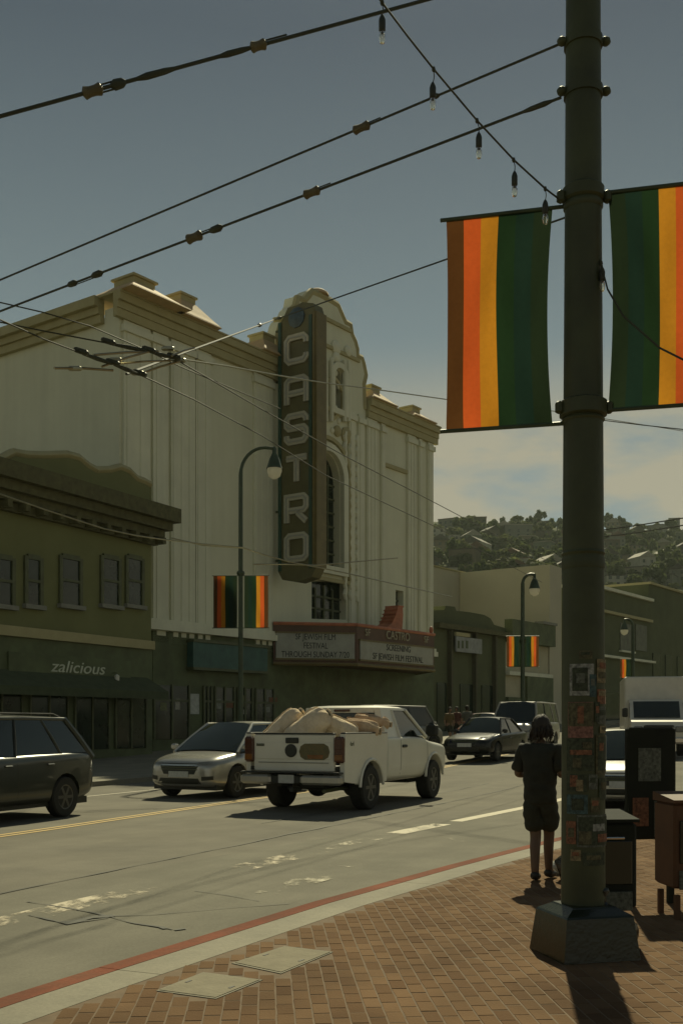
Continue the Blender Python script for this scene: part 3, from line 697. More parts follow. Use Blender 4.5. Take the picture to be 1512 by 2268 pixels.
pa, pb = F(*fC, 0), F(*fR, 0); r_ = (pb - pa).normalized(); nn_ = r_.cross(Z); mid = (pa + pb) / 2
M_letg = mat('marquee_letter_pale', (0.34, 0.30, 0.2), .5)
text('lettering', 'CASTRO', .62, mid + nn_ * .01 + Z * 6.26, r_, Z, M_letg, mq, .05, sx=.95)
for q, c_ in ((-.38, 'SF'), (.38, 'SF')): text('lettering', c_, .5, mid + r_ * (pb - pa).length * q + nn_ * .01 + Z * 6.26, r_, Z, M_letg, mq, .05)
# stepped fin on top of the marquee
s0 = fs(838, 2.5); prof = [(0, 6.69), (.5, 6.72), (.95, 6.95), (1.35, 7.45), (1.55, 7.95), (2.0, 7.98), (2.05, 7.5), (1.95, 6.69)]
MB().prism([F(s0 + s, 1.9, z) for s, z in prof], FN * .8).build('fin', M_mqo, mq)
for k in range(5):
    s, z = s0 + 1.0 + .14 * k, 7.06 + .21 * k; m_ = MB(); m_.obox(F(s, 1.86, z), FD * .5, FN * .88, Z * .06); m_.build('fin_step', M_mqo, mq)
m_ = MB(); m_.ball(F(fR[0] - .15, 2.9, 6.85), (.12, .12, .2), 8, 6); m_.build('knob', M_mqo, mq)

# ------------------------------------------------------------------ shop building left of the theatre
A26 = R(28); LD = -Vector((sin(A26), cos(A26), 0)); LN = Vector((cos(A26), -sin(A26), 0)); L0 = Vector((-7.80, 44.4, 0))
def Lp(t, n, z): return L0 + LD * t + LN * n + Z * z
def lt(px, n=0.0):
    k = (px - 756) / FP; b = L0 + LN * n
    return (k * b.y - b.x) / (LD.x - k * LD.y)
def lz(px, py, n=0.0): return EYE + (HZ - py) / FP * (L0 + LN * n + LD * lt(px, n)).y
def lbar(mb, t0, t1, n0, n1, z0, z1): return mb.obox(Lp(t0, n0, z0), LD * (t1 - t0), LN * (n1 - n0), Z * (z1 - z0))
sb = empty('shop_building', Lp(6, -5, 0), label='low dark brown shop building with scalloped parapet at the far left', cat='building')
pp = [(335, 1074), (322, 1066), (305, 1060), (288, 1043), (268, 1034), (245, 1040), (215, 1041), (196, 1030), (176, 1013), (150, 1006), (98, 1008), (60, 1007)]
par = [(lt(x), lz(x, y)) for x, y in pp]
par += [(par[-1][0] + d, z) for d, z in ((.6, par[-1][1] - .05), (1.2, par[-4][1] - .9), (2.2, par[-5][1] - .6), (3.4, par[-5][1] - .7))]
tE = par[-1][0]
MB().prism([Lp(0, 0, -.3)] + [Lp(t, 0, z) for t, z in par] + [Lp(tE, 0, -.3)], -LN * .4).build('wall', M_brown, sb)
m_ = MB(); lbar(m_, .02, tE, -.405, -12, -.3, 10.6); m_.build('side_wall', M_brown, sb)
cpp = [Lp(t, -.1, z) for t, z in par]
for i in range(0, len(cpp) - 1, 3): MB().tube(cpp[i:i + 4], .17, 6).build('coping', M_tile, sb, smooth=60)
M_eave = mat('dark_roof_tile', (0.10, 0.095, 0.040), .85, scale=4, var=.3, bump=.5)
zc1, zc0 = lz(372, 1121, .9), lz(350, 1206, .4); ch = zc1 - zc0
for k, (f0, f1, p_) in enumerate(((.62, 1.0, 1.0), (.40, .617, .72), (.20, .397, .46), (.0, .197, .24))):
    m_ = MB(); lbar(m_, -p_ * .72, tE, .004, p_, zc0 + ch * f0, zc0 + ch * f1); m_.build('cornice', M_eave, sb)
for k in range(14):
    t = -.2 + k * .85; m_ = MB(); lbar(m_, t, t + .22, .242, .62, zc0 + ch * .02, zc0 + ch * .19); m_.build('bracket', M_eave, sb)
M_sill = mat('pale_sill', (.22, .22, .18), .8, scale=4)
for a, b in ((-8, 26), (56, 88), (133, 176), (224, 262), (279, 313)):
    t0, t1 = lt(b), lt(a); z0, z1 = lz((a + b) / 2, 1340), lz((a + b) / 2, 1234); w = MB()
    for q0, q1, y0, y1 in ((t0 - .1, t0 + .06, z0, z1), (t1 - .06, t1 + .1, z0, z1), (t0 + .062, t1 - .062, z1 - .1, z1 + .08), (t0 + .062, t1 - .062, (z0 + z1) / 2 - .05, (z0 + z1) / 2 + .05)): lbar(w, q0, q1, .004, .1, y0, y1)
    w = w.build('window', M_frame, sb)
    for y0, y1 in ((z0, (z0 + z1) / 2 - .05), ((z0 + z1) / 2 + .05, z1 - .1)):
        q = MB(); lbar(q, t0 + .06, t1 - .06, .006, .04, y0, y1); q.build('pane', M_glassd, w)
    q = MB(); lbar(q, t0 - .15, t1 + .15, .004, .2, z0 - .16, z0 - .003); q.build('sill', M_sill, w)
m_ = MB(); lbar(m_, .05, tE, .004, .25, 4.7, 5.05); m_.build('belt_course', M_tile, sb)
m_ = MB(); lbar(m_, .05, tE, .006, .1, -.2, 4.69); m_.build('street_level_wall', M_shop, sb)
for k in range(5):
    t = .5 + 2.3 * k; m_ = MB(); lbar(m_, t, t + 1.9, .103, .14, .7, 2.9); w = m_.build('shop_window', M_glassd, sb)
    for q in (t, t + .95, t + 1.9):
        f = MB(); lbar(f, q - .04, q + .04, .141, .19, .7, 2.9); f.build('frame', M_frame, w)
t = empty('awning', Lp(5, .7, 3), label='dark fabric awning over the shopfront at the far left', cat='awning')
MB().prism([Lp(.4, n, z) for n, z in ((.11, 3.55), (1.2, 2.95), (1.2, 2.65), (.11, 2.8))], LD * (tE - 1)).build('canopy', mat('awning_cloth', (.06, .075, .035), .9, scale=3, var=.2), t)
zt_ = empty('shop_sign', Lp(lt(170), .2, 3.9), label='pale cursive zalicious shop lettering on the dark fascia', cat='sign')
m_ = MB(); lbar(m_, lt(290, .2), lt(20, .2), .105, .2, lz(170, 1502, .2), lz(170, 1455, .2)); m_.build('fascia', M_shop, zt_)
M_sgl = mat('sign_letter_grey', (.52, .54, .42), .6)
c = Lp(lt(174, .22), .205, lz(174, 1480, .22)); wid = (lt(112, .22) - lt(240, .22))
text('lettering', 'zalicious', .62, c, -LD, Z, M_sgl, zt_, .02, shear=.25, sx=wid / 2.25)
t = empty('wall_lantern', Lp(lt(258, .3), .3, 4), label='small pale lantern on the shop wall beside the lettering', cat='lantern')
p_ = Lp(lt(259, .4), .4, lz(259, 1502, .4))
m_ = MB(); m_.lathe([(.02, -.12), (.09, -.1), (.1, .08), (.03, .14)], p_, 8); m_.build('globe', mat('lantern_glass', (.6, .58, .5), .3), t, smooth=True)
m_ = MB(); m_.tube([p_ + Z * .14, p_ + Z * .2, p_ + Z * .2 - LN * .25], .02, 6); m_.build('arm', M_frame, t)

# ------------------------------------------------------------------ buildings right of the theatre
def fbar(name, parent, m, s0, s1, n0, n1, z0, z1):
    q = MB(); bar(q, s0, s1, n0, n1, z0, z1); return q.build(name, m, parent)
b1 = empty('corner_shop', F(25.6, -4, 0), label='dark low shop building with stepped parapet right beside the theatre', cat='building')
pq = [(959, 1352), (984, 1351), (987, 1342), (1007, 1344), (1010, 1353), (1040, 1356), (1072, 1362), (1086, 1370), (1094, 1384)]
py_ = [(fs(x), fz(x, y)) for x, y in pq]; e1 = py_[-1][0] + 1.6
MB().prism([F(21.45, 0, 0)] + [F(max(21.45, s), 0, z) for s, z in py_] + [F(e1, 0, py_[-1][1] - .1), F(e1, 0, 0)], -FN * 7).build('wall', M_dkb, b1)
fbar('cornice', b1, M_eave, 21.5, e1, .004, .5, 7.5, 7.8)
for s in (23.2, 26.3, 29.0): fbar('column', b1, mat('column_olive', (.09, .085, .045), .8), s, s + .22, .005, .3, .2, 7.48)
for k in range(3): w = fbar('shop_window', b1, M_glassd, 21.9 + 2.8 * k, 23.0 + 2.8 * k + .9 * (k > 0), .006, .06, 1.2, 4.2)
t = empty('wall_sign', F(25.3, .2, 6.2), label='white rectangular sign board on the dark corner shop', cat='sign')
q = fbar('board', t, mat('sign_white', (.26, .27, .25), .6, scale=3, var=.2), fs(1010, .5), fs(1067, .5), .41, .5, fz(1040, 1446, .5), fz(1040, 1413, .5))
for k, (a, b) in enumerate(((1013, 1017), (1022, 1026), (1031, 1036))):
    fbar('dark_bar', t, M_shop, fs(a, .5), fs(b, .5), .502, .52, fz(a, 1436, .5), fz(a, 1419, .5))
fbar('frame', t, M_tile, fs(1009, .5), fs(1040, .5), .39, .53, fz(1040, 1412, .5), fz(1040, 1404, .5))
b2 = empty('flat_roof_shop', F(33.5, -4, 0), label='low flat roofed shop with pale wall panels and dark fascia', cat='building')
s0, s1 = e1 + .05, fs(1216)
M_pale = mat('pale_plaster', (.42, .385, .26), .9, scale=.6, var=.12)
M_block = mat('grey_block_wall', (0.43, 0.40, 0.29), .92, scale=.4, col2=(.49, .455, .335), bump=.3, det=8)
fbar('wall', b2, M_pale, s0, s1, -.1, -6, .2, 7.6)
fbar('fascia', b2, M_shop, s0, s1, -.097, .5, 7.25, 8.75)
fbar('roof_edge', b2, M_sill, s1 - 2.2, s1 + .1, -.1, .6, 8.753, 8.95)
fbar('ledge', b2, M_stuc2, s0, s1, -.098, .3, 5.0, 5.25)
fbar('lower_front', b2, M_shop, s0 + 2.6, s1, -.097, .32, .3, 4.98)
fbar('lower_front', b2, M_shop, s0, s0 + 2.6, -.097, .2, .3, 3.5)
for k in range(3): fbar('shop_window', b2, M_glassd, s0 + .6 + 2.2 * k, s0 + 2.3 + 2.2 * k, .33, .36, 1.4, 3.3)
b3 = empty('block_building', F(40, -12, 0), label='big plain pale block wall building rising behind the low shops', cat='building')
zt3 = fz(1150, 1302, -8)
fbar('wall', b3, M_block, 26.5, fs(1243), -7.5, -22, .2, zt3); fbar('wall', b3, M_block, 20.0, 26.45, -7.7, -22, .2, zt3 - .8)
fbar('wall', b3, M_block, fs(1216) + .05, fs(1243, 0), 0, -7.45, .2, zt3 - .03)
fbar('coping', b3, M_tile, 26.4, fs(1243) + .1, -7.4, -7.9, zt3 + .003, zt3 + .12)
for s, w, h in ((23, 1.6, .8), (25, .8, .5), (22, .6, 1.1)): fbar('roof_vent', b3, M_stuc2, s, s + w, -10, -11, zt3 - .8, zt3 - .8 + h)
b4 = empty('brick_building', F(52, -6, 0), label='dark two storey building with pale coping right of the big pole', cat='building')
zt4 = fz(1380, 1318); s0 = fs(1300); s1 = fs(1440)
fbar('wall', b4, M_dkb, s0, s1, 0, -9, .2, zt4); fbar('coping', b4, M_stuc2, s0 - .1, s1 + .1, .3, -9.1, zt4 + .003, zt4 + .25)
w = fbar('window', b4, mat('pale_blind', (.16, .165, .12), .8, scale=2, var=.25), fs(1372), fs(1399), .005, .08, fz(1385, 1442), fz(1385, 1382))
fbar('sill', w, M_stuc2, fs(1370), fs(1400), .006, .3, fz(1385, 1446), fz(1385, 1442) - .003)
w = fbar('window', b4, MATS['pale_blind'], fs(1406), fs(1430), .005, .08, fz(1418, 1442), fz(1418, 1385))
fbar('belt_course', b4, M_tile, s0, s1, .004, .25, fz(1385, 1368), fz(1385, 1362)); fbar('ledge', b4, M_stuc2, s0 + 2, s1, .004, .5, fz(1385, 1463), fz(1385, 1458))
fbar('shop_window', b4, M_glassd, s0 + 1, s1 - 1, .005, .06, 1.5, 4.2)
b5 = empty('end_building', F(66, -6, 0), label='plain brown building at the right end of the street row', cat='building')
fbar('wall', b5, M_dkb, s1 + .1, s1 + 14, -.2, -9, .2, zt4 + 1.6); fbar('coping', b5, M_tile, s1 + .1, s1 + 14, 0, -9.1, zt4 + 1.603, zt4 + 1.8)
for k in range(4): fbar('window', b5, M_glassd, s1 + 1 + 3.2 * k, s1 + 2.8 + 3.2 * k, -.197, -.12, 5.6, 8)

# ------------------------------------------------------------------ the hill with its houses and trees
def hill_z(x, y):
    d = max(0.0, min(1.0, (y - 150) / 620)); h = 150 * (d ** 1.15)
    q = math.atan2(x, y)
    h *= 1.0 - .10 * max(0, min(1, (q - .08) / .18)) - .25 * max(0, min(1, (.06 - q) / .5))
    return h + 5 * noise.noise(Vector((x / 90, y / 90, 0))) * d * 2 - (.3 if d == 0 else 0)
vs, fsx = [], []; nx, ny = 70, 44
for j in range(ny + 1):
    y = 120 + 900 * (j / ny)
    for i in range(nx + 1):
        x = -620 + 1240 * i / nx + (y - 120) * .12
        vs.append((x, y, hill_z(x, y)))
for j in range(ny):
    for i in range(nx): a = j * (nx + 1) + i; fsx.append((a, a + 1, a + nx + 2, a + nx + 1))
M_hill = mat('hill_scrub', (0.05, 0.064, 0.026), 1.0, spec=.1, scale=.05, col2=(0.09, 0.092, 0.042), bump=.8, det=12)
MB().add(vs, fsx).build('hill', M_hill, kind='structure', smooth=True)
M_leaf = [mat('foliage_dark', (0.065, 0.088, 0.030), .8, scale=.8, col2=(.10, .12, .042), spec=.2, trans=.45), mat('foliage_olive', (0.080, 0.095, 0.032), .8, scale=.8, col2=(.12, .13, .048), spec=.2, trans=.45)]
M_bark = mat('bark', (.05, .04, .025), .95, var=.3)
def crown_mesh(name, seed, rx, rz, n, leaf, m, zc, cone=0.0):
    rg = random.Random(seed); mb = MB(); lobes = [(Vector((rg.gauss(0, .45) * rx, rg.gauss(0, .45) * rx, rg.uniform(-.45, .55) * rz)), rg.uniform(.35, .6)) for _ in range(9)]
    for _ in range(n):
        l, r = rg.choice(lobes); d = Vector((rg.gauss(0, 1), rg.gauss(0, 1), rg.gauss(0, 1))).normalized()
        p = l + Vector((d.x * rx * r, d.y * rx * r, d.z * rz * r)) * rg.uniform(.55, 1.05)
        if cone: k = 1 - cone * max(0, min(1, (p.z / rz + 1) / 2)); p.x *= k; p.y *= k
        a = Vector((rg.gauss(0, 1), rg.gauss(0, 1), rg.gauss(0, .6))).normalized(); b = a.cross(d if abs(a.dot(d)) < .95 else Vector((0, 0, 1))).normalized()
        s = leaf * rg.uniform(.6, 1.3); p.z += zc
        mb.quad(p - a * s - b * s * .6, p + a * s * .3 - b * s * .8, p + a * s + b * s * .5, p - a * s * .4 + b * s * .8)
    return mb.mesh(name, m)
crowns = [crown_mesh('crown', k, (3.6, 4.6, 3.0, 4.0)[k], (3.8, 3.4, 4.6, 3.0)[k], 620, .8, M_leaf[k % 2], (5, 4.4, 6, 4)[k], .3) for k in range(4)]
trunk_me = MB().tube([(0, 0, -1), (.1, 0, 2), (0, .1, 5)], [.35, .28, .12], 6).mesh('trunk', M_bark)
def tree(x, y, z, k, sc_, label, group=None, rz=0.0):
    t = empty('tree', (x, y, z), rz, label, 'tree', group)
    for nm, me in (('crown', crowns[k]), ('trunk', trunk_me)):
        o = bpy.data.objects.new(nm, me); C.objects.link(o); o.parent = t; o.scale = (sc_, sc_, sc_)
    return t
WALLC = [mat('house_' + n_, c_, .9, scale=.5, var=.1) for n_, c_ in (('cream', (.20, .185, .125)), ('grey', (.15, .15, .115)), ('tan', (.15, .12, .07)), ('brown', (.08, .066, .038)), ('white', (.34, .32, .25)), ('sage', (.10, .115, .07)))]
ROOFC = [mat('roof_' + n_, c_, .85, scale=1, var=.2) for n_, c_ in (('dark', (.06, .052, .036)), ('rust', (.13, .075, .042)), ('pale', (.26, .24, .18)))]
hw = MB().box((0, 0, 0), (1.3, .12, 1.5)).mesh('window', M_glassd)
def house(x, y, z, w, d, h, wc, rc, gable, rz, label, group=None):
    t = empty('house', (x, y, z), rz, label, 'house', group)
    MB().box((0, 0, h / 2 - 2), (w, d, h + 4)).build('wall', WALLC[wc], t, world=False)
    if gable:
        rh = w * .32; MB().prism([(-w / 2 - .4, -d / 2 - .4, h + .003), (w / 2 + .4, -d / 2 - .4, h + .003), (0, -d / 2 - .4, h + rh)], (0, d + .8, 0)).build('roof', ROOFC[rc], t, world=False)
    else: MB().box((0, 0, h + .21), (w + .5, d + .5, .4)).build('roof', ROOFC[rc], t, world=False)
    for k in range(2 if w < 9 else 3):
        for f in range(1 if h < 5 else 2):
            o = bpy.data.objects.new('window', hw); C.objects.link(o); o.parent = t; o.location = ((k + .5) * w / (2 if w < 9 else 3) - w / 2, -d / 2 - .03, 1.9 + 2.8 * f)
    return t
rg = random.Random(21); placed = []
def hill_at(px, py):
    Y = 160.0
    while Y < 900:
        p = P(px, py, Y)
        if p.z <= hill_z(p.x, Y): return Vector((p.x, Y, hill_z(p.x, Y)))
        Y += 3
    return None
kk = 0
HN = ['cream', 'grey', 'tan', 'brown', 'white', 'sage']
while kk < 58:
    px, py = rg.uniform(930, 1530), 1172 + 138 * rg.random() ** 1.1
    p = hill_at(px, py)
    if p is None or any((Vector((p.x, p.y * .5, 0)) - q).length < 12 for q in placed): continue
    placed.append(Vector((p.x, p.y * .5, 0)))
    wc = rg.choice((0, 1, 1, 2, 2, 3, 3, 4, 5)); rc = rg.choice((0, 0, 0, 0, 1, 1, 2)); gb = rg.random() < .42
    house(p.x, p.y, p.z, rg.uniform(7, 11), rg.uniform(8, 12), rg.uniform(4.5, 8), wc, rc, gb, rg.uniform(-.5, .5) - math.atan2(p.x, p.y) * .5,
          '%s walled hillside house with %s %s roof among trees' % (HN[wc], ('dark', 'rusty', 'pale')[rc], 'gabled' if gb else 'flat'), 'houses on the hillside, %s walls, %s %s roof' % (HN[wc], ('dark', 'rusty', 'pale')[rc], 'gabled' if gb else 'flat'))
    kk += 1
for px, py, w, h, wc, rc, lb in ((1145, 1196, 16, 8, 1, 2, 'long grey flat roofed house on the hill skyline'), (1085, 1184, 26, 4, 3, 2, 'low wide dark house with pale roof under the skyline tree'), (1205, 1200, 20, 5, 3, 0, 'dark flat block on the skyline left of the big pole'), (968, 1200, 8, 6, 4, 2, 'white house high on the hill next to the theatre corner'), (1003, 1215, 6, 6, 4, 2, 'small white house lower on the hill right of theatre corner'), (1215, 1262, 24, 5, 3, 4 - 2, 'dark house with bright pale roof edge beside the big pole'), (1350, 1212, 12, 5, 2, 1, 'tan house on the skyline right of the big pole')):
    p = hill_at(px, py)
    if p: house(p.x, p.y, p.z, w, 10, h, wc, rc, False, 0, lb)
kk = 0; used = []
while kk < 290:
    px, py = rg.uniform(925, 1540), 1166 + 150 * rg.random()
    p = hill_at(px, py)
    if p is None or any((p - q).length < 7 for q in used): continue
    used.append(p)
    k = rg.randrange(4)
    tree(p.x, p.y, p.z - .5, k, rg.uniform(.45, 1.3), ('dark rounded tree', 'olive spreading tree', 'dark tall tree', 'olive low tree')[k] + ' growing among the houses on the far hill', 'hillside trees, ' + ('dark rounded', 'olive spreading', 'dark tall', 'olive low')[k], rg.uniform(0, 6))
    kk += 1
p = P(1082, 1182, 640); t = empty('tree', (p.x, p.y, p.z), 0, 'lone bushy dark tree standing up on the hill skyline', 'tree')
o = bpy.data.objects.new('crown', crown_mesh('crown', 77, 5.2, 4.6, 1100, .7, M_leaf[0], 4.6, .25)); C.objects.link(o); o.parent = t
o = bpy.data.objects.new('trunk', trunk_me); C.objects.link(o); o.parent = t
p = P(1395, 1205, 600); tree(p.x, p.y, p.z, 2, .55, 'small round tree on the skyline at the right edge')
p = P(1230, 1196, 600); tree(p.x, p.y, p.z, 0, .6, 'small round tree on the skyline touching the big pole')

# small street tree and rack on the far pavement
bp_ = G(283, 1672, .3); bp_.z = gz(bp_.x, bp_.y) + KH
t = empty('street_tree', bp_, 0, 'small dark street tree in front of the shop building', 'tree')
o = bpy.data.objects.new('crown', crown_mesh('crown', 91, 1.25, 1.1, 900, .13, M_leaf[0], 2.5)); C.objects.link(o); o.parent = t
MB().tube([(0, 0, -.05), (.03, 0, .9), (-.02, .03, 1.6), (.02, 0, 2.4)], [.2, .17, .13, .07], 8).build('trunk', M_bark, t, world=False, smooth=True)
MB().rbox((0, 0, .0), (1.1, 1.1, .12), .02).build('tree_pit', M_mort, t, world=False)
for k, px in enumerate((231, 300)):
    q = P(px, 1690, bp_.y - 1.0); q.z = gz(q.x, q.y) + KH
    t = empty('bike_rack', q, -UA, 'inverted U metal bike rack %s of the street tree trunk' % ('left', 'right')[k], 'bike rack', 'bike racks by the street tree')
    MB().tube([(-.28, 0, 0), (-.28, 0, .75), (-.2, 0, .85), (.2, 0, .85), (.28, 0, .75), (.28, 0, 0)], .035, 8).build('hoop', M_frame, t, world=False, smooth=True)
    for x in (-.28, .28): MB().lathe([(.08, .001), (.08, .02), (.05, .03)], (x, 0, 0), 8).build('foot_plate', M_frame, t, world=False)

# ------------------------------------------------------------------ street lamps and their banners
M_pole = mat('pole_green_paint', (0.040, 0.049, 0.018), .6, scale=3, var=.3, bump=.2, det=8)
M_poleD = mat('lamp_dark_green', (0.035, 0.055, 0.025), .5, var=.3)
STR = [mat('flag_' + n_, c_, .85, scale=30, var=.06, trans=.6, spec=.2) for n_, c_ in (('red', (.085, .036, .012)), ('orange', (.50, .088, .02)), ('yellow', (.46, .195, .018)), ('green', (.014, .033, .014)), ('blue', (.012, .028, .020)), ('violet', (.016, .027, .014)))]
def banner(name, root_p, out, w, z0, z1, label, gap=.08, group='rainbow banners on the street poles', hide=0.0, bow=.03):
    """hangs between two rods that reach out from the pole along 'out'"""
    t = empty(name, root_p, 0, label, 'banner', group); out = out.normalized(); side = out.cross(Z); b = Vector(root_p); b.z = 0
    for z in (z0, z1): MB().tube([b + out * -.02 + Z * z, b + out * (gap + w + .04) + Z * z], .014, 8).build('rod', M_poleD, t)
    n = 22
    for k in range(6):                                  # stripe 0 is the outermost
        a1, a0 = gap + w * (1 - k / 6), gap + w * (1 - (k + 1) / 6); mb = MB(); vs = []; m = 5
        for j in range(n + 1):
            f = j / n
            for i in range(m + 1):
                a = a0 + (a1 - a0) * i / m; g = (a - gap) / w
                pull = bow * 4 * f * (1 - f) * (1 - g) + bow * .25 * 4 * f * (1 - f) * -g
                wave = .034 * sin(3.1 * f + 5 * g) + .016 * sin(7 * f + 13 * g) + .012 * sin(15 * g - 4 * f) + .02 * noise.noise(Vector((g * 3, f * 4, z0)))
                vs.append(b + out * (a + pull) + side * wave * (4 * f * (1 - f)) ** .5 + Z * (z0 + (z1 - z0) * f))
        fs_ = [(j * (m + 1) + i, j * (m + 1) + i + 1, (j + 1) * (m + 1) + i + 1, (j + 1) * (m + 1) + i) for j in range(n) for i in range(m)]
        mb.add(vs, fs_).build('stripe', STR[k], t, smooth='all')
    return t
def lamp(base, h, arm, arm_dir, rw, label):
    t = empty('street_lamp', base, 0, label, 'street lamp', 'curved arm street lamps'); b = Vector(base)
    MB().lathe([(.26, 0), (.26, .5), (.2, .56), (.16, .9), (rw * 1.2, 1.0), (rw, 1.3), (rw * .8, h - arm * .9)], b, 12).build('pole', M_poleD, t, smooth=True)
    d = Vector(arm_dir).normalized(); pts = [b + Z * (h - arm * .9)]
    for k in range(1, 9):
        a = pi / 2 * k / 8; pts.append(b + d * (arm * .8 * (1 - cos(a))) + Z * (h - arm * .9 + arm * .9 * sin(a)))
    pts.append(b + d * arm * 1.1 + Z * (h - .02))
    MB().tube(pts, [rw * .8] + [rw * .65] * (len(pts) - 1), 8).build('arm', M_poleD, t, smooth=True)
    e = pts[-1]
    MB().lathe([(.03, .06), (.07, .0), (.07, -.15), (.17, -.35), (.25, -.62), (.27, -.66)], e, 14).build('shade', M_poleD, t, smooth=True)
    MB().lathe([(.24, -.66), (.25, -.75), (.19, -.92), (.06, -1.0), (.0, -1.01)], e, 14).build('globe', mat('lamp_globe', (.93, .91, .80), .25, var=.03, trans=.8), t, smooth=True)
    MB().lathe([(rw + .03, 0), (rw + .05, .06), (rw + .03, .12)], b + Z * (h * .6), 10).build('collar', M_poleD, t)
    return t
lb_ = P(533, 1700, 35.5); lb_.z = gz(lb_.x, lb_.y) + KH; k_ = FP / 35.5
lamp(lb_, EYE + (HZ - 990) / k_ - lb_.z, 1.0, (1, .1, 0), .085, 'curved arm street lamp with bright globe in front of the theatre')
wB = .78
for sgn, lbx in ((-1, 'left'), (1, 'right')):
    banner('banner', lb_ + Z * 5, Vector((sgn, -.05 * sgn, 0)), wB, EYE + (HZ - 1391) / k_, EYE + (HZ - 1275) / k_, '%s half of the rainbow banner pair on the lamp before the theatre' % lbx, .12, bow=0.0)
lb2 = P(1157, 1660, 50.5); lb2.z = gz(lb2.x, lb2.y) + KH; k_ = FP / 50.5
lamp(lb2, EYE + (HZ - 1272) / k_ - lb2.z, .5, (1, 0, 0), .11, 'farther street lamp with small globe before the pale block wall')
for sgn, lbx in ((-1, 'left'), (1, 'right')):
    banner('banner', lb2 + Z * 4, Vector((sgn, 0, 0)), .66, EYE + (HZ - 1477) / k_, EYE + (HZ - 1409) / k_, '%s half of the rainbow banner pair on the lamp by the block wall' % lbx, .08, bow=0.0)
lb3 = P(1401, 1640, 70); lb3.z = gz(lb3.x, lb3.y) + KH; k_ = FP / 70
lamp(lb3, EYE + (HZ - 1372) / k_ - lb3.z, .5, (-1, 0, 0), .12, 'dark street lamp right of the big pole by the brown building')
banner('banner', lb3 + Z * 4, Vector((-1, 0, 0)), .7, EYE + (HZ - 1502) / k_, EYE + (HZ - 1460) / k_, 'small orange striped banner right of the big pole', .1, bow=0.0)

# ------------------------------------------------------------------ the big pole
PY = 7.2; PC = Vector(((1291 - 756) / FP * PY, PY, 0)); kp = FP / PY
def pr(py): return interp([(0, .113), (450, .120), (930, .130), (1400, .138), (2100, .146)], py)
def pz(py): return EYE + (HZ - py) / kp
tp = empty('trolley_pole', (PC.x, PC.y, KH), 0, 'big dark green trolley pole covered with posters on the brick pavement', 'pole')
MB().tube([PC + Z * pz(y) for y in (2065, 1900, 1400, 930, 450, 0, -500)], [pr(y) for y in (2100, 1900, 1400, 930, 450, 0, 0)], 28).build('shaft', M_pole, tp, smooth=True)
def collar(y0, y1, ex, name='collar'):
    MB().lathe([(pr(y1) + .002, pz(y1)), (pr(y1) + ex, pz(y1) + .015), (pr(y1) + ex, pz(y0) - .015), (pr(y1) + .002, pz(y0))], PC, 28).build(name, M_pole, tp, smooth=35)
collar(414, 448, .018); collar(448.5, 466, .010); collar(886, 926, .026); collar(927, 936, .012); collar(1236, 1262, .006); collar(1222, 1232, .010)
for y, ex in ((95, .05), (205, .05)):
    MB().lathe([(pr(y) + .002, pz(y) - .03), (pr(y) + .012, pz(y) - .03), (pr(y) + .012, pz(y) + .03), (pr(y) + .002, pz(y) + .03)], PC, 28).build('clamp', M_pole, tp, smooth=35)
    for s in (-1, 1): MB().ball(PC + Vector((s * (pr(y) + .03), -.02, pz(y))), (.035, .035, .03), 8, 6).build('bolt', M_pole, tp, smooth=True)
for y in (440, 905):
    for s in (-1, 1):
        MB().rbox(PC + Vector((s * (pr(y) + .035), -.03, pz(y))), (.05, .06, .08), .012).build('bracket', M_pole, tp)
# flared cast base: a square pedestal, corner towards the road
pd = Matrix.Rotation(R(14), 3, 'Z'); pc = Vector((PC.x - .005, PC.y - .04, 0))
def psq(h, z): return [pc + pd @ Vector((a * h, b * h, 0)) + Z * z for a, b in ((-1, -1), (1, -1), (1, 1), (-1, 1))]
MB().loft([psq(.268, KH + .002), psq(.263, KH + .04), psq(.235, KH + .275), psq(.226, KH + .288), psq(.16, KH + .325), psq(.15, KH + .335)]).build('pedestal', mat('pedestal_paint', (0.008, 0.013, 0.005), .25, scale=4, var=.3, bump=.15), tp)
out = -Vector((cos(R(14)), -sin(R(14)), 0))
banner('banner', PC + Z * 4, out, .715, pz(935), pz(452), 'large rainbow banner hanging left from the big pole', pr(700) + .075, bow=.035)
banner('banner', PC + Z * 4, -out, .64, pz(912), pz(432), 'large dark rainbow banner hanging right from the big pole', pr(700) + .035, bow=.03)
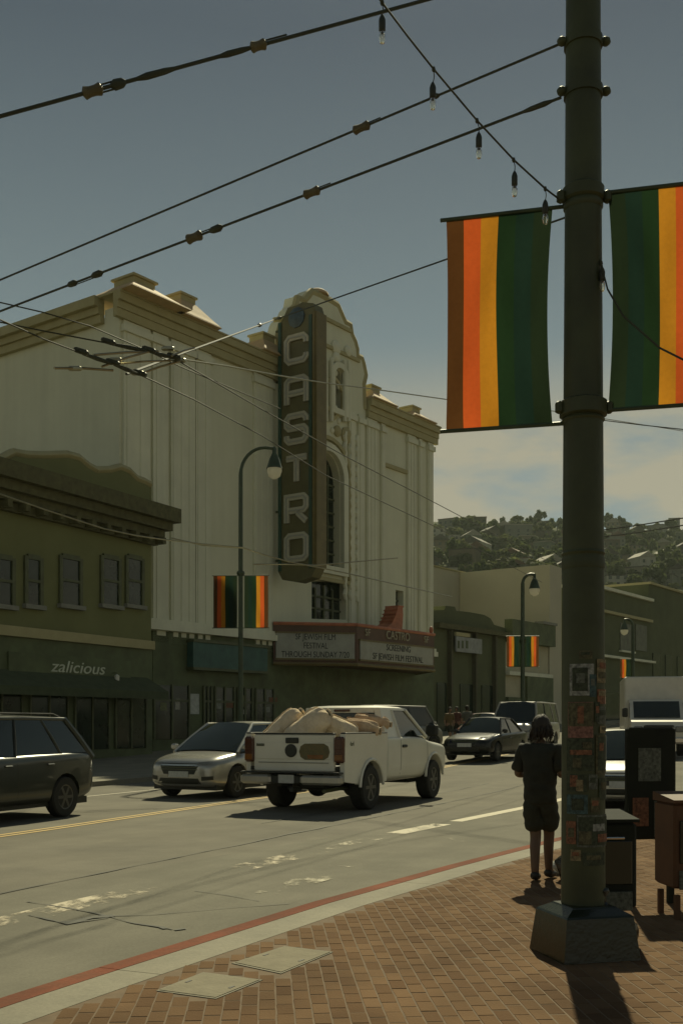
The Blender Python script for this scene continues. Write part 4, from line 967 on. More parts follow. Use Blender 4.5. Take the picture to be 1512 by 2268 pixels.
# posters wrapped on the pole: (x0, x1, y0, y1, paper, [(fx0, fx1, fy0, fy1, ink)...], label)
PAP = {k: mat('poster_' + k, c_, .8, scale=42, var=.6, det=3) for k, c_ in dict(grey=(.20, .21, .19), tan=(.17, .14, .075), dark=(.035, .045, .025), rust=(.16, .07, .035), pink=(.17, .085, .065), blue=(.04, .075, .075), olive=(.075, .07, .035), slate=(.085, .095, .075)).items()}
def poster(x0, x1, y0, y1, paper, inks, label):
    ym = (y0 + y1) / 2; r = pr(ym) + .003
    cx = 756 + kp * PC.x
    def pt(x, y, dr=0.0):
        s_ = max(-.985, min(.985, (x - cx) / (kp * r) * 1.0)); a = math.asin(s_)
        return PC + Vector(((r + dr) * sin(a), -(r + dr) * cos(a), pz(y)))
    def patch(a, b, c, d, dr, m, nm, par):
        mb = MB(); n = 6
        vs = [pt(a + (b - a) * i / n, y, dr) for y in (d, c) for i in range(n + 1)]
        vs2 = [pt(a + (b - a) * i / n, y, dr - .002) for y in (d, c) for i in range(n + 1)]
        mb.add(vs, [(i, i + 1, n + 2 + i, n + 1 + i) for i in range(n)]); mb.add(vs2, [(n + 1 + i, n + 2 + i, i + 1, i) for i in range(n)])
        return mb.build(nm, m, par, smooth='all')
    t = empty('poster', pt((x0 + x1) / 2, y1), 0, label, 'poster', 'posters on the big pole')
    patch(x0, x1, y0, y1, .003, PAP[paper], 'sheet', t)
    for k, (a, b, c, d, ink) in enumerate(inks): patch(x0 + (x1 - x0) * a, x0 + (x1 - x0) * b, y0 + (y1 - y0) * c, y0 + (y1 - y0) * d, .005 + .001 * k, PAP[ink], 'print', t)
poster(1255, 1304, 1473, 1542, 'grey', [(.1, .72, .12, .86, 'dark'), (.25, .6, .3, .6, 'slate')], 'pale grey poster with dark framed picture, topmost on the pole left')
poster(1311, 1342, 1462, 1514, 'tan', [(.2, .8, .15, .4, 'rust'), (.1, .9, .55, .8, 'olive')], 'tan poster, topmost on the right of the pole')
poster(1294, 1309, 1496, 1545, 'blue', [(.2, .8, .2, .5, 'slate')], 'narrow blue green flyer between the tan and grey posters')
poster(1312, 1344, 1528, 1560, 'rust', [(.1, .9, .1, .45, 'tan')], 'small rusty orange flyer below the tan poster')
poster(1252, 1302, 1556, 1634, 'pink', [(.02, .98, .02, .68, 'olive'), (.35, .6, .12, .6, 'rust')], 'poster with rusty figure above a faded pink strip')
poster(1312, 1342, 1566, 1604, 'slate', [(.15, .85, .2, .5, 'dark')], 'small grey flyer right of the pink strip poster')
poster(1250, 1304, 1636, 1706, 'dark', [(.1, .9, .35, .5, 'rust'), (.2, .5, .6, .9, 'olive'), (.55, .9, .1, .3, 'olive')], 'dark poster with orange specks in the middle of the pole')
poster(1308, 1347, 1628, 1714, 'olive', [(.12, .95, .05, .9, 'dark'), (.2, .5, .2, .4, 'rust')], 'tall dark poster with olive margin at the pole right edge')
poster(1250, 1288, 1714, 1752, 'dark', [(.15, .5, .05, .7, 'rust'), (.45, .8, .3, .95, 'tan')], 'small dark flyer with an orange figure low on the pole')
poster(1250, 1290, 1758, 1800, 'blue', [(.2, .8, .2, .8, 'dark')], 'small blue green flyer low on the pole')
poster(1268, 1341, 1802, 1872, 'slate', [(.04, .96, .06, .94, 'dark'), (.45, .85, .28, .5, 'grey'), (.6, .95, .6, .85, 'rust'), (.05, .4, .5, .9, 'olive')], 'large grey rimmed poster lowest on the pole')
poster(1249, 1266, 1816, 1866, 'rust', [(.2, .8, .3, .7, 'olive')], 'narrow rusty flyer left of the lowest poster')

for k, (x0, x1, y0, y1, pp_, lb_x) in enumerate(((1318, 1346, 1608, 1624, 'tan', 'small tan scrap of paper right of the pink strip'), (1306, 1318, 1556, 1600, 'dark', 'narrow dark flyer beside the pink strip poster'), (1292, 1312, 1714, 1746, 'slate', 'small grey flyer beside the orange figure'), (1316, 1346, 1722, 1770, 'dark', 'dark torn flyer at the pole right edge'), (1296, 1318, 1764, 1796, 'olive', 'olive torn flyer above the lowest poster'), (1272, 1300, 1444, 1462, 'olive', 'faint olive paper scrap above the grey poster'), (1280, 1330, 1884, 1912, 'dark', 'dark paper remnant under the lowest poster'), (1256, 1276, 1878, 1902, 'tan', 'tan paper remnant at the lower left of the pole'))):
    poster(x0, x1, y0, y1, pp_, [(.15, .8, .2, .55, ('olive', 'rust', 'dark')[k % 3])], lb_x)

# ------------------------------------------------------------------ overhead wires
M_wire = mat('wire_dark', (0.030, 0.034, 0.014), .6, var=.2)
M_shiny = mat('wire_copper_worn', (0.34, 0.32, 0.22), .3, metal=.9, var=.2)
M_insul = mat('insulator_brown', (0.10, 0.082, 0.035), .6, var=.25)
def sag(a, b, n=14, s=0.0): return [a.lerp(b, k / n) - Z * s * 4 * (k / n) * (1 - k / n) for k in range(n + 1)]
def span(name, a, b, r, label, ins=(), clamps=(), s=0.0, m=None, group='overhead span wires', tails=()):
    t = empty(name, a, 0, label, 'wire', group); pts = sag(a, b, 16, s); MB().tube(pts, r, 6).build('cable', m or M_wire, t, smooth=True)
    d = (b - a).normalized(); at = lambda f: a.lerp(b, f) - Z * s * 4 * f * (1 - f)
    for f, ln, rr in ins: MB().lathe([(.3 * rr, -ln / 2 - .02), (rr, -ln / 2), (rr * .8, -ln / 6), (rr * .8, ln / 6), (rr, ln / 2), (.3 * rr, ln / 2 + .02)], at(f), 10, d).build('insulator', M_insul, t, smooth=35)
    for f, ln, rr in clamps: MB().lathe([(r * 1.1, -ln / 2), (rr, -ln / 4), (rr * .9, ln / 4), (r * 1.1, ln / 2)], at(f), 8, d).build('clamp', M_wire, t, smooth=40)
    for f, ln, off in tails:
        q = at(f); MB().tube([q + d * -ln / 2 + Z * off, q + d * ln / 2 + Z * off], r * .5, 5).build('strand', M_wire, t)
    return t
def fr(a, b, px): return (px - (756 + FP * a.x / a.y)) / ((756 + FP * b.x / b.y) - (756 + FP * a.x / a.y))
def fpx(a, b, px):                                     # fraction along a->b that is seen at column px
    lo, hi = 0.0, 1.0; f = lambda q: 756 + FP * a.lerp(b, q).x / a.lerp(b, q).y
    s_ = f(hi) > f(lo)
    for _ in range(40):
        m = (lo + hi) / 2
        if (f(m) < px) == s_: lo = m
        else: hi = m
    return (lo + hi) / 2
a, b = PC + Vector((-pr(95) - .03, 0, pz(95))), P(-60, 645, 10.6)
span('span_wire', a, b, .0085, 'upper of two span wires running from the pole top to the left', [(fpx(a, b, 800), .11, .035)], [(fpx(a, b, 962), .08, .018)], tails=[(fpx(a, b, 822), .16, .016)])
a, b = PC + Vector((-pr(215) - .03, 0, pz(215))), P(-60, 712, 10.4)
span('span_wire', a, b, .0095, 'lower span wire from the pole with several brown insulators', [(fpx(a, b, 690), .11, .036), (fpx(a, b, 430), .12, .042)], [(fpx(a, b, 478), .14, .03), (fpx(a, b, 215), .14, .03), (fpx(a, b, 160), .12, .028), (fpx(a, b, 1190), .2, .018)], tails=[(fpx(a, b, 455), .25, .02), (fpx(a, b, 190), .25, -.02), (fpx(a, b, 710), .18, .018)])
a, b = P(-70, 276, 7.6), P(1180, -66, 9.1)
span('guy_cable', a, b, .014, 'thick cable with insulators crossing the top left sky', [(fpx(a, b, 205), .12, .045), (fpx(a, b, 572), .10, .042)], [(fpx(a, b, 262), .12, .04), (fpx(a, b, 345), .3, .026), (fpx(a, b, 520), .25, .024)], tails=[(fpx(a, b, 235), .22, .03), (fpx(a, b, 235), .22, -.03), (fpx(a, b, 602), .26, .026)])
a, b = P(1252, 481, 30), F(bs + .3, n0 - .5, zt + .3)
span('span_wire', a, b, .028, 'wire from the theatre sign top rising right behind the banner', [], [(.97, .5, .08)])
a, b = F(bs + .3, n0 - .5, zt + .3), P(280, 828, 20)
span('span_wire', a, b, .026, 'wire descending left from the theatre sign top', [(fpx(a, b, 575), .55, .08)], [])
# contact wires with their crossing hardware
def wire(name, pts, r, label, m=None, group='trolley contact wires'):
    t = empty(name, pts[0], 0, label, 'wire', group); MB().tube(pts, r, 6).build('cable', m or M_wire, t, smooth=True); return t
w1 = [P(-40, 705, 11.2), P(98, 733, 11.6), P(240, 760, 12.0), P(330, 778, 12.3), P(385, 793, 12.6)]
t1 = wire('contact_wire', w1 + [P(560, 895, 14.6), P(760, 1008, 17.8), P(960, 1112, 22.6), P(1062, 1166, 26.6), P(1250, 1262, 38)], .008, 'upper trolley contact wire running from the left to the hill')
w2 = [P(-40, 690, 10.6), P(98, 751, 11.2), P(180, 782, 11.6), P(250, 806, 12.0), P(310, 830, 12.4)]
t2 = wire('contact_wire', w2 + [P(430, 885, 13.6), P(580, 965, 15.6), P(720, 1052, 18.6), P(960, 1165, 25), P(1200, 1290, 40)], .008, 'lower trolley contact wire running below the first')
t3 = wire('contact_wire', [P(-40, 660, 11), P(98, 692, 11.4), P(200, 722, 11.9), P(330, 778, 12.7), P(400, 812, 13.4), P(620, 905, 15.4)], .007, 'thin third trolley wire above the crossing hardware')
for t, pts, rr in ((t1, w1[2:], .026), (t2, w2[2:], .026)):
    for q0, q1 in zip(pts, pts[1:]): MB().tube([q0.lerp(q1, .05), q0.lerp(q1, .5), q0.lerp(q1, .95)], [rr * .6, rr, rr * .7], 8).build('splice', M_wire, t, smooth=True)
    for q in pts: MB().rbox(q + Z * .02, (.16, .07, .05), .012, Matrix.Rotation(.3, 3, 'Y')).build('hanger', M_wire, t)
sw = empty('crossing_hardware', P(290, 800, 12.2), 0, 'metal trolley wire crossing frame hung at the upper left', 'wire fitting')
for p0, p1, r in ((P(330, 778, 12.3), P(225, 812, 11.9), .014), (P(398, 800, 12.7), P(310, 828, 12.4), .014), (P(430, 770, 12.9), P(380, 788, 12.5), .012), (P(120, 815, 11.4), P(250, 820, 12), .014), (P(250, 806, 12), P(390, 798, 12.7), .012), (P(206, 786, 11.8), P(350, 778, 12.4), .014)):
    MB().tube([p0, p0.lerp(p1, .5) + Z * .01, p1], r, 6).build('rod', M_shiny, sw, smooth=True)
for q in (P(372, 772, 12.6), P(166, 816, 11.6), P(256, 797, 12.1), P(305, 826, 12.4), P(398, 798, 12.8)): MB().rbox(q, (.15, .06, .045), .012).build('clip', M_shiny, sw)
f1 = [P(385, 793, 12.6), P(500, 810, 14.5), P(620, 832, 17), P(720, 848, 19), P(830, 862, 21.5), P(985, 884, 25), P(1240, 912, 31), P(1420, 940, 36), P(1560, 962, 40)]
wire('feeder_wire', f1, .012, 'long feeder wire sloping right across the theatre sign', M_shiny, 'feeder wires')
# slack cables glinting low in front of the buildings
c1 = [P(-40, 1080, 24), P(98, 1128, 24.6), P(230, 1171, 25.4), P(300, 1186, 25.9), P(370, 1196, 26.4), P(440, 1204, 27), P(540, 1213, 27.6)]
wire('slack_cable', c1, .018, 'slack pale cable hanging before the low shop building', M_shiny, 'slack cables')
c2 = [P(380, 1192, 27), P(450, 1208, 27.4), P(540, 1214, 27.8), P(585, 1229, 28), P(640, 1244, 28.6), P(700, 1256, 29.4), P(760, 1268, 30.4), P(822, 1282, 32), P(1000, 1322, 38)]
wire('slack_cable', c2, .019, 'slack pale cable sagging across the lower theatre sign', M_shiny, 'slack cables')
c3 = [P(560, 1250, 28.8), P(640, 1250, 28.9), P(700, 1252, 29.4), P(758, 1247, 30.2), P(880, 1236, 33)]
wire('slack_cable', c3, .02, 'short rising cable crossing below the theatre sign', M_shiny, 'slack cables')
for k, (y0, y1) in enumerate(((1174, 1152), (1189, 1168))):
    wire('utility_wire', [P(1250, y0 + 8, 60), P(1333, y0, 56), P(1414, y0 - 11 + k, 52), P(1560, y1 - 12, 46)], .03, '%s of two thin wires right of the big pole before the hill' % ('upper', 'lower')[k], None, 'utility wires')
wire('utility_wire', [P(1330, 930, 30), P(1420, 941, 28), P(1560, 956, 26)], .014, 'thin wire below the right banner', None, 'utility wires')

# string of festoon bulbs
M_sock = mat('bulb_socket', (.018, .022, .012), .5); 
def glass_mat():
    m = bpy.data.materials.new('clear_bulb_glass'); m.use_nodes = True; b = m.node_tree.nodes['Principled BSDF']
    n, l = m.node_tree.nodes, m.node_tree.links
    b.inputs['Base Color'].default_value = (.9, .88, .75, 1); b.inputs['Roughness'].default_value = .05; b.inputs['Transmission Weight'].default_value = .9; b.inputs['IOR'].default_value = 1.25
    z = N(n, 'ShaderNodeTexNoise'); z.inputs['Scale'].default_value = 40; mr = N(n, 'ShaderNodeMapRange'); l.new(z.outputs[0], mr.inputs[0]); mr.inputs[3].default_value = .03; mr.inputs[4].default_value = .1; l.new(mr.outputs[0], b.inputs['Roughness'])
    return m
M_bulb = glass_mat()
def festoon(pts, bulbs, label):
    t = empty('string_lights', pts[0], 0, label, 'string lights', 'festoon bulb strings'); MB().tube(pts, .0062, 6).build('cord', M_wire, t, smooth=True)
    for a, b in bulbs:                                  # cord point, top of socket
        d = b - a
        MB().tube([a, a.lerp(b, .5) + Vector((.006, 0, 0)), b], .003, 5).build('drop_cord', M_wire, t)
        MB().lathe([(.008, .012), (.012, -.004), (.008, -.015)], a, 8).build('connector', M_wire, t)
        s_ = MB().lathe([(.006, .012), (.013, 0), (.019, -.02), (.019, -.075), (.015, -.08)], b, 12).build('socket', M_sock, t, smooth=40)
        MB().lathe([(.012, -.08), (.019, -.10), (.02, -.12), (.013, -.145), (.001, -.152)], b, 12).build('bulb', M_bulb, s_, smooth=True)
q = lambda x, y, f=0.0: P(x, y, 7.15 - f)
festoon([q(1240, 442), q(1207, 417, .1), q(1137, 353, .3), q(1056, 266, .55), q(960, 152, .85), q(903, 80, 1.0), q(820, -30, 1.3)],
        [(q(960, 152, .85), q(958, 186, .85)), (q(1056, 266, .55), q(1060, 297, .55)), (q(1137, 353, .3), q(1139, 383, .3)), (q(1207, 417, .1), q(1207, 446, .1)), (q(846, 4, 1.2), q(846, 36, 1.2))], 'string of clear bulbs running up left from the big pole collar')
festoon([q(1324, 560), q(1331, 585, .05), q(1345, 640, .15), q(1380, 700, .3), q(1460, 770, .6), q(1580, 830, .9)], [(q(1331, 582, .05), q(1333, 595, .05))], 'short string of clear bulbs right of the big pole')

# ------------------------------------------------------------------ vehicles
M_tyre = mat('tyre_rubber', (.018, .018, .014), .85, scale=20, var=.25)
M_rim = mat('alloy_rim', (.11, .11, .095), .45, metal=.7, var=.15, scale=6)
M_cglass = mat('car_glass', (.012, .018, .013), .06, spec=.6, var=.2, scale=1)
M_trim = mat('black_trim', (.016, .018, .012), .55, var=.2)
M_chrome = mat('chrome', (.62, .60, .54), .12, metal=1, var=.05)
M_lamp = mat('headlamp_glass', (.16, .16, .14), .06, spec=.8, var=.2, scale=20)
M_tail = mat('tail_lamp', (.075, .024, .010), .2, var=.25, scale=15)
M_amber = mat('amber_lamp', (.20, .075, .012), .2, var=.2)
M_plate = mat('licence_plate', (.42, .43, .40), .6, scale=18, var=.15)
def paint(name, col, metal=.0, rough=.32, dirt=.12): return mat(name, col, rough, dirt, 1.6, metal=metal, coat=.5, det=9)

KIND_X = dict(st=[(.5, .50, .38, .60, .70, .44), (.493, .70, .29, .66, .78, .58), (.475, .84, .25, .71, .84, .70), (.44, .93, .22, .76, .90, .79), (.38, .98, .21, .82, .955, .84), (.28, 1, .21, .89, 1.01, .87), (.12, 1, .21, .94, 1.05, .9), (-.1, 1, .21, .97, 1.07, .9), (-.28, 1, .21, 1.0, 1.09, .9), (-.42, .97, .24, 1.02, 1.10, .86), (-.48, .90, .29, .98, 1.08, .8), (-.5, .78, .38, .88, 1.0, .66)],
   cab=dict(wb=.275, wt=.065, rt=-.33, rb=-.47, zb=1.0, zr=1.61, hb=.89, hr=.64), H=1.65, ax=(.305, -.29), wr=.36)
def finish_body(mb, name, m, parent, sub=2, arches=(), r=.36, wy=.9, label=None):
    o = mb.build(name, m, parent, world=False, smooth='all')
    if sub: s = o.modifiers.new('s', 'SUBSURF'); s.levels = s.render_levels = sub
    bake(o)
    if arches:
        c = MB()
        for x in arches:
            for s in (-1, 1):
                n = 20; ring = [(x + r * cos(2 * pi * k / n), s * (wy - .34), r * .96 - .03 + r * sin(2 * pi * k / n)) for k in range(n)]
                c.prism(ring, (0, s * .6, 0))
        co = c.build('cutter', M_trim, None); co.parent = parent
        md = o.modifiers.new('b', 'BOOLEAN'); md.object = co; md.operation = 'DIFFERENCE'; md.solver = 'EXACT'
        bake(o); bpy.data.objects.remove(co)
    o.data.materials.clear(); o.data.materials.append(m)
    o.data.polygons.foreach_set('use_smooth', [True] * len(o.data.polygons)); o.data.set_sharp_from_angle(angle=R(48))
    bm = bmesh.new(); bm.from_mesh(o.data); bvh = BVHTree.FromBMesh(bm); bm.free()
    return o, bvh
def patch(bvh, ax, sgn, quad, m, name, parent, off=.006, nu=6, nv=4, th=.004):
    """a lamp, grille or plate that follows the body: corners in the plane across the axis, found by rays"""
    a, b, c, d = [Vector((p[0], p[1], 0)) for p in quad]; vs = []
    for j in range(nv + 1):
        for i in range(nu + 1):
            p = a.lerp(b, i / nu).lerp(d.lerp(c, i / nu), j / nv)
            if ax == 'x': o_, dr = Vector((6 * sgn, p.x, p.y)), Vector((-sgn, 0, 0))
            elif ax == 'y': o_, dr = Vector((p.x, 6 * sgn, p.y)), Vector((0, -sgn, 0))
            else: o_, dr = Vector((p.x, p.y, 6)), Vector((0, 0, -1))
            h, nrm, _, _ = bvh.ray_cast(o_, dr)
            if h is None: h, nrm, _, _ = bvh.find_nearest(o_ + dr * 5)
            vs.append(h - dr * off)
    n = len(vs); dr_ = {'x': Vector((sgn, 0, 0)), 'y': Vector((0, sgn, 0)), 'z': Vector((0, 0, 1))}[ax]
    w = nu + 1; fs_ = [(j * w + i, j * w + i + 1, j * w + w + i + 1, j * w + w + i) for j in range(nv) for i in range(nu)]
    nr = (vs[1] - vs[0]).cross(vs[w] - vs[0])
    if nr.dot(dr_) < 0: fs_ = [f[::-1] for f in fs_]
    back = [v - dr_ * (th + off) for v in vs]; edge = [(i, i + 1) for i in range(nu)] + [(nu + w * j, nu + w * (j + 1)) for j in range(nv)] + [(w * nv + i + 1, w * nv + i) for i in range(nu)][::-1] + [(w * (j + 1), w * j) for j in range(nv)][::-1]
    sides = [(e0, e1, e1 + n, e0 + n) for e0, e1 in edge]
    return MB().add(vs + back, fs_ + sides).build(name, m, parent, world=False, smooth=40)
def wheel(parent, x, y, r, w, m_rim=None, name='wheel'):
    s = 1 if y > 0 else -1
    t = MB().lathe([(r * .62, -w / 2), (r * .93, -w / 2), (r, -w / 2 + .03), (r, w / 2 - .03), (r * .93, w / 2), (r * .62, w / 2), (r * .60, w / 2 - .02)], (x, y, r), 28, (0, s, 0)).build(name, M_tyre, parent, world=False, smooth=35)
    mb = MB().lathe([(r * .61, -w / 2 + .02), (r * .61, w / 2 - .012), (r * .55, w / 2 - .02), (r * .52, w / 2 - .07), (r * .12, w / 2 - .06), (r * .1, w / 2 - .02), (.01, w / 2 - .015)], (x, y, r), 24, (0, s, 0))
    for k in range(6):
        a = pi / 3 * k; u = Vector((cos(a), 0, sin(a))); q = Vector((-sin(a), 0, cos(a)))
        mb.obox(Vector((x, y + s * (w / 2 - .05), r)) + u * r * .1 - q * r * .07, u * r * .46, q * r * .14, Vector((0, s * .035, 0)))
    mb.build('rim', m_rim or M_rim, t, world=False, smooth=35)
    return t
def ring(x, w, zb, zs, zt, wt):
    h = [(0, zb), (w * .72, zb), (w * .95, zb + .06), (w * .995, zb + .2), (w, (zb + zs) / 2), (w * .985, zs - .03), (w * .95, zs + .02), (wt, zt - .025), (wt * .6, zt), (0, zt + .012)]
    return [Vector((x, y, z)) for y, z in h] + [Vector((x, -y, z)) for y, z in h[-2:0:-1]]
KIND = {
 'suv': dict(st=[(.5, .66, .36, .62, .74, .56), (.487, .84, .27, .70, .84, .68), (.45, .94, .23, .78, .92, .78), (.37, .99, .21, .86, .985, .84), (.22, 1, .21, .92, 1.05, .88), (0, 1, .21, .95, 1.06, .9), (-.25, 1, .21, .98, 1.08, .9), (-.41, .98, .24, 1.0, 1.09, .88), (-.475, .93, .29, 1.0, 1.08, .84), (-.5, .82, .38, .88, 1.0, .72)],
   cab=dict(wb=.25, wt=.09, rt=-.36, rb=-.475, zb=1.0, zr=1.60, hb=.88, hr=.66), H=1.65, ax=(.305, -.29), wr=.36),
 'sedan': dict(st=[(.5, .64, .34, .52, .62, .52), (.485, .84, .24, .60, .72, .66), (.44, .95, .2, .68, .78, .76), (.35, .99, .18, .76, .86, .84), (.2, 1, .18, .84, .93, .88), (0, 1, .18, .87, .95, .9), (-.2, 1, .18, .90, .97, .9), (-.36, .98, .2, .92, 1.0, .86), (-.46, .92, .26, .90, .99, .80), (-.5, .80, .36, .80, .9, .66)],
   cab=dict(wb=.20, wt=.05, rt=-.2, rb=-.37, zb=.89, zr=1.40, hb=.87, hr=.62), H=1.45, ax=(.31, -.28), wr=.33),
 'van': dict(st=[(.5, .70, .40, .72, .84, .62), (.488, .88, .3, .84, .98, .76), (.45, .96, .26, .95, 1.10, .84), (.37, 1, .25, 1.03, 1.16, .9), (.2, 1, .25, 1.08, 1.2, .92), (0, 1, .25, 1.1, 1.2, .93), (-.25, 1, .25, 1.1, 1.2, .93), (-.45, .99, .27, 1.1, 1.2, .92), (-.49, .95, .32, 1.08, 1.19, .9), (-.5, .9, .4, 1.0, 1.14, .84)],
   cab=dict(wb=.36, wt=.25, rt=-.465, rb=-.49, zb=1.15, zr=1.95, hb=.92, hr=.76), H=2.0, ax=(.33, -.3), wr=.36)}
KIND['cross'] = KIND_X
def car(name, label, cat, pos, heading, kind, L, Wd, H, pm, group='cars and trucks on the street', rails=False, pillars=True, front=True, grille='wide', roofm=None, hl=True):
    K = KIND[kind]; k = H / K['H']; hw_ = Wd / 2; cb_ = K['cab']
    p = Vector(pos); p.z = gz(p.x, p.y) + .004
    t = empty(name, p, math.atan2(heading[1], heading[0]), label, cat, group)
    mb = MB().loft([ring(x * L, w * hw_, zb * k, zs * k, zt * k, wt * hw_) for x, w, zb, zs, zt, wt in K['st']])
    body, bvh = finish_body(mb, 'body', pm, t, 2, [x * L for x in K['ax']], K['wr'] + .055, hw_)
    MB().box((0, 0, .25 * k), (L * .9, Wd * .86, .12)).build('underbody', M_trim, t, world=False)
    for x in K['ax']:
        for s in (-1, 1): wheel(t, x * L, s * (hw_ - .125), K['wr'], .22)
    # cabin: glass faces between belt and roof, pillars and roof skin proud of them
    xb, xt, rt, rb = cb_['wb'] * L, cb_['wt'] * L, cb_['rt'] * L, cb_['rb'] * L; zb, zr = cb_['zb'] * k, cb_['zr'] * k; hb, hr = cb_['hb'] * hw_, cb_['hr'] * hw_
    def face(pts, bow, nm, n=8):
        a, b, c, d = [Vector(q) for q in pts]; nrm = (b - a).cross(d - a).normalized(); vs = []
        for j in range(5):
            for i in range(n + 1):
                f, g = i / n, j / 4; vs.append(a.lerp(b, f).lerp(d.lerp(c, f), g) + nrm * bow * (4 * f * (1 - f) * .75 + .25 * 4 * g * (1 - g)))
        vs2 = [v - nrm * .012 for v in vs]; w = n + 1; m_ = len(vs); fs_ = [(j * w + i, j * w + i + 1, j * w + w + i + 1, j * w + w + i) for j in range(4) for i in range(n)]
        return MB().add(vs + vs2, fs_ + [tuple(q + m_ for q in f[::-1]) for f in fs_]).build(nm, M_cglass, t, world=False, smooth='all')
    e = .01
    face([(xb, -hb + e, zb), (xb, hb - e, zb), (xt, hr - e, zr), (xt, -hr + e, zr)], .07, 'windscreen')
    face([(rb, hb - e, zb), (rb, -hb + e, zb), (rt, -hr + e, zr), (rt, hr - e, zr)], .05, 'rear_window')
    for s in (-1, 1):
        q = [(rb, s * -hb, zb), (xb, s * -hb, zb), (xt, s * -hr, zr), (rt, s * -hr, zr)]
        face(q if s > 0 else [q[1], q[0], q[3], q[2]], .02, 'side_window')
    MB().loft([[(x, y, z) for x, y in ((xb - .02, hb - .03), (rb + .02, hb - .03), (rb + .02, -hb + .03), (xb - .02, -hb + .03))] if z < zr - .1 else [(x, y, z) for x, y in ((xt - .02, hr - .03), (rt + .02, hr - .03), (rt + .02, -hr + .03), (xt - .02, -hr + .03))] for z in (zb - .12, zr - .03)]).build('cabin_core', M_trim, t, world=False)
    # roof skin
    n = 7; vs = []; rx = [xt + .05, xt - .02 * L, xt * .5 + rt * .5, rt + .02 * L, rt - .04]; rz = [-.012, .022, .05, .03, -.01]
    rows = [[(x, hr * 1.03 * (1 - 2 * i / n), zr + z * k + .028 * (1 - (1 - 2 * i / n) ** 2) - .01) for i in range(n + 1)] for x, z in zip(rx, rz)]
    rb_ = MB(); w = n + 1; vs = [Vector(q) for r_ in rows for q in r_]; low = [v - Vector((0, 0, .05)) for v in vs]; m_ = len(vs); fs_ = [(j * w + i, j * w + i + 1, j * w + w + i + 1, j * w + w + i) for j in range(4) for i in range(n)]
    if (vs[1] - vs[0]).cross(vs[w] - vs[0]).z < 0: fs_ = [f[::-1] for f in fs_]
    bd_ = list(range(w)) + [w * j + n for j in range(1, 5)] + [4 * w + i for i in range(n - 1, -1, -1)] + [w * j for j in range(3, 0, -1)]
    rb_.add(vs + low, fs_ + [tuple(q + m_ for q in f[::-1]) for f in fs_] + [(a, b, b + m_, a + m_) for a, b in zip(bd_, bd_[1:] + bd_[:1])])
    rb_.build('roof', roofm or pm, t, world=False, smooth=50)
    def pillar(p0, p1, w0, w1, nm='pillar', m=None): 
        MB().tube([p0, Vector(p0).lerp(Vector(p1), .5) + Vector((0, .012 if p0[1] > 0 else -.012, .01)), p1], [w0, (w0 + w1) / 2, w1], 8).build(nm, m or pm, t, world=False, smooth=True)
    for s in (-1, 1):
        pillar((xb + .02, s * (hb - .0), zb - .03), (xt, s * hr, zr), .045, .038)
        pillar((rb - .02, s * (hb - .02), zb - .05), (rt, s * hr, zr), .075, .055)
        pillar((xt + .02, s * (hr + .0), zr - .005), (rt, s * (hr + .0), zr - .005), .034, .034, 'roof_rail' if False else 'roof_edge')
        if pillars:
            for f in ((.42,) if kind == 'sedan' else (.38, .74)):
                pillar((xb + (rb - xb) * f, s * (hb + .008), zb), (xt + (rt - xt) * (f * .92), s * (hr + .008), zr), .03, .026, 'pillar', M_trim if f < .5 else pm)
        if rails: MB().tube([(xt - .1, s * (hr - .02), zr + .03), (xt - .3, s * (hr - .02), zr + .09), (rt + .3, s * (hr - .02), zr + .09), (rt + .1, s * (hr - .02), zr + .03)], .018, 6).build('roof_rail', M_trim, t, world=False)
        mx = xb - .17; MB().rbox((mx, s * (hb + .12), zb + .10), (.12, .2, .14), .035).build('mirror', pm, t, world=False)
        patch(bvh, 'y', s, [(L * .215, .30 * k), (L * .225, .30 * k), (L * .225, zb - .09), (L * .215, zb - .09)], M_trim, 'door_seam', t, .002, 1, 8)
        patch(bvh, 'y', s, [(-L * .02, .30 * k), (-L * .017, .30 * k), (-L * .017, zb - .09), (-L * .02, zb - .09)], M_trim, 'door_seam', t, .002, 1, 8)
        patch(bvh, 'y', s, [(-L * .30, .27 * k), (L * .30, .27 * k), (L * .30, .34 * k), (-L * .30, .34 * k)], M_trim, 'sill_trim', t, .004, 12, 2)
        for x in (L * .03, -L * .2): MB().rbox((x, s * (hw_ * .985), zb - .14), (.2, .05, .035), .014).build('door_handle', pm, t, world=False)
    zH = .70 * k
    for s in (-1, 1):
        patch(bvh, 'x', 1, [(s * hw_ * .46, zH + .03), (s * hw_ * .86, zH + .03), (s * hw_ * .93, zH + .14), (s * hw_ * .50, zH + .10)], M_lamp, 'headlight', t, .004, 8, 4)
        patch(bvh, 'x', 1, [(s * hw_ * .60, .40 * k), (s * hw_ * .84, .42 * k), (s * hw_ * .84, .50 * k), (s * hw_ * .60, .49 * k)], M_trim, 'fog_lamp_bezel', t, .004, 6, 3)
        patch(bvh, 'x', -1, [(s * hw_ * .62, .80 * k), (s * hw_ * .93, .82 * k), (s * hw_ * .93, .98 * k), (s * hw_ * .62, .96 * k)], M_tail, 'tail_light', t, .004, 6, 3)
    gw = hw_ * (.52 if grille == 'wide' else .4)
    g = patch(bvh, 'x', 1, [(-gw * .8, zH - .17), (gw * .8, zH - .17), (gw * 1.05, zH + .075), (-gw * 1.05, zH + .075)], M_trim, 'grille', t, .005, 10, 3)
    for q in range(3): patch(bvh, 'x', 1, [(-gw * .96, zH - .07 + .045 * q), (gw * .96, zH - .07 + .045 * q), (gw * .96, zH - .055 + .045 * q), (-gw * .96, zH - .055 + .045 * q)], M_chrome if q == 2 else M_frame, 'grille_bar', g, .012, 10, 1)
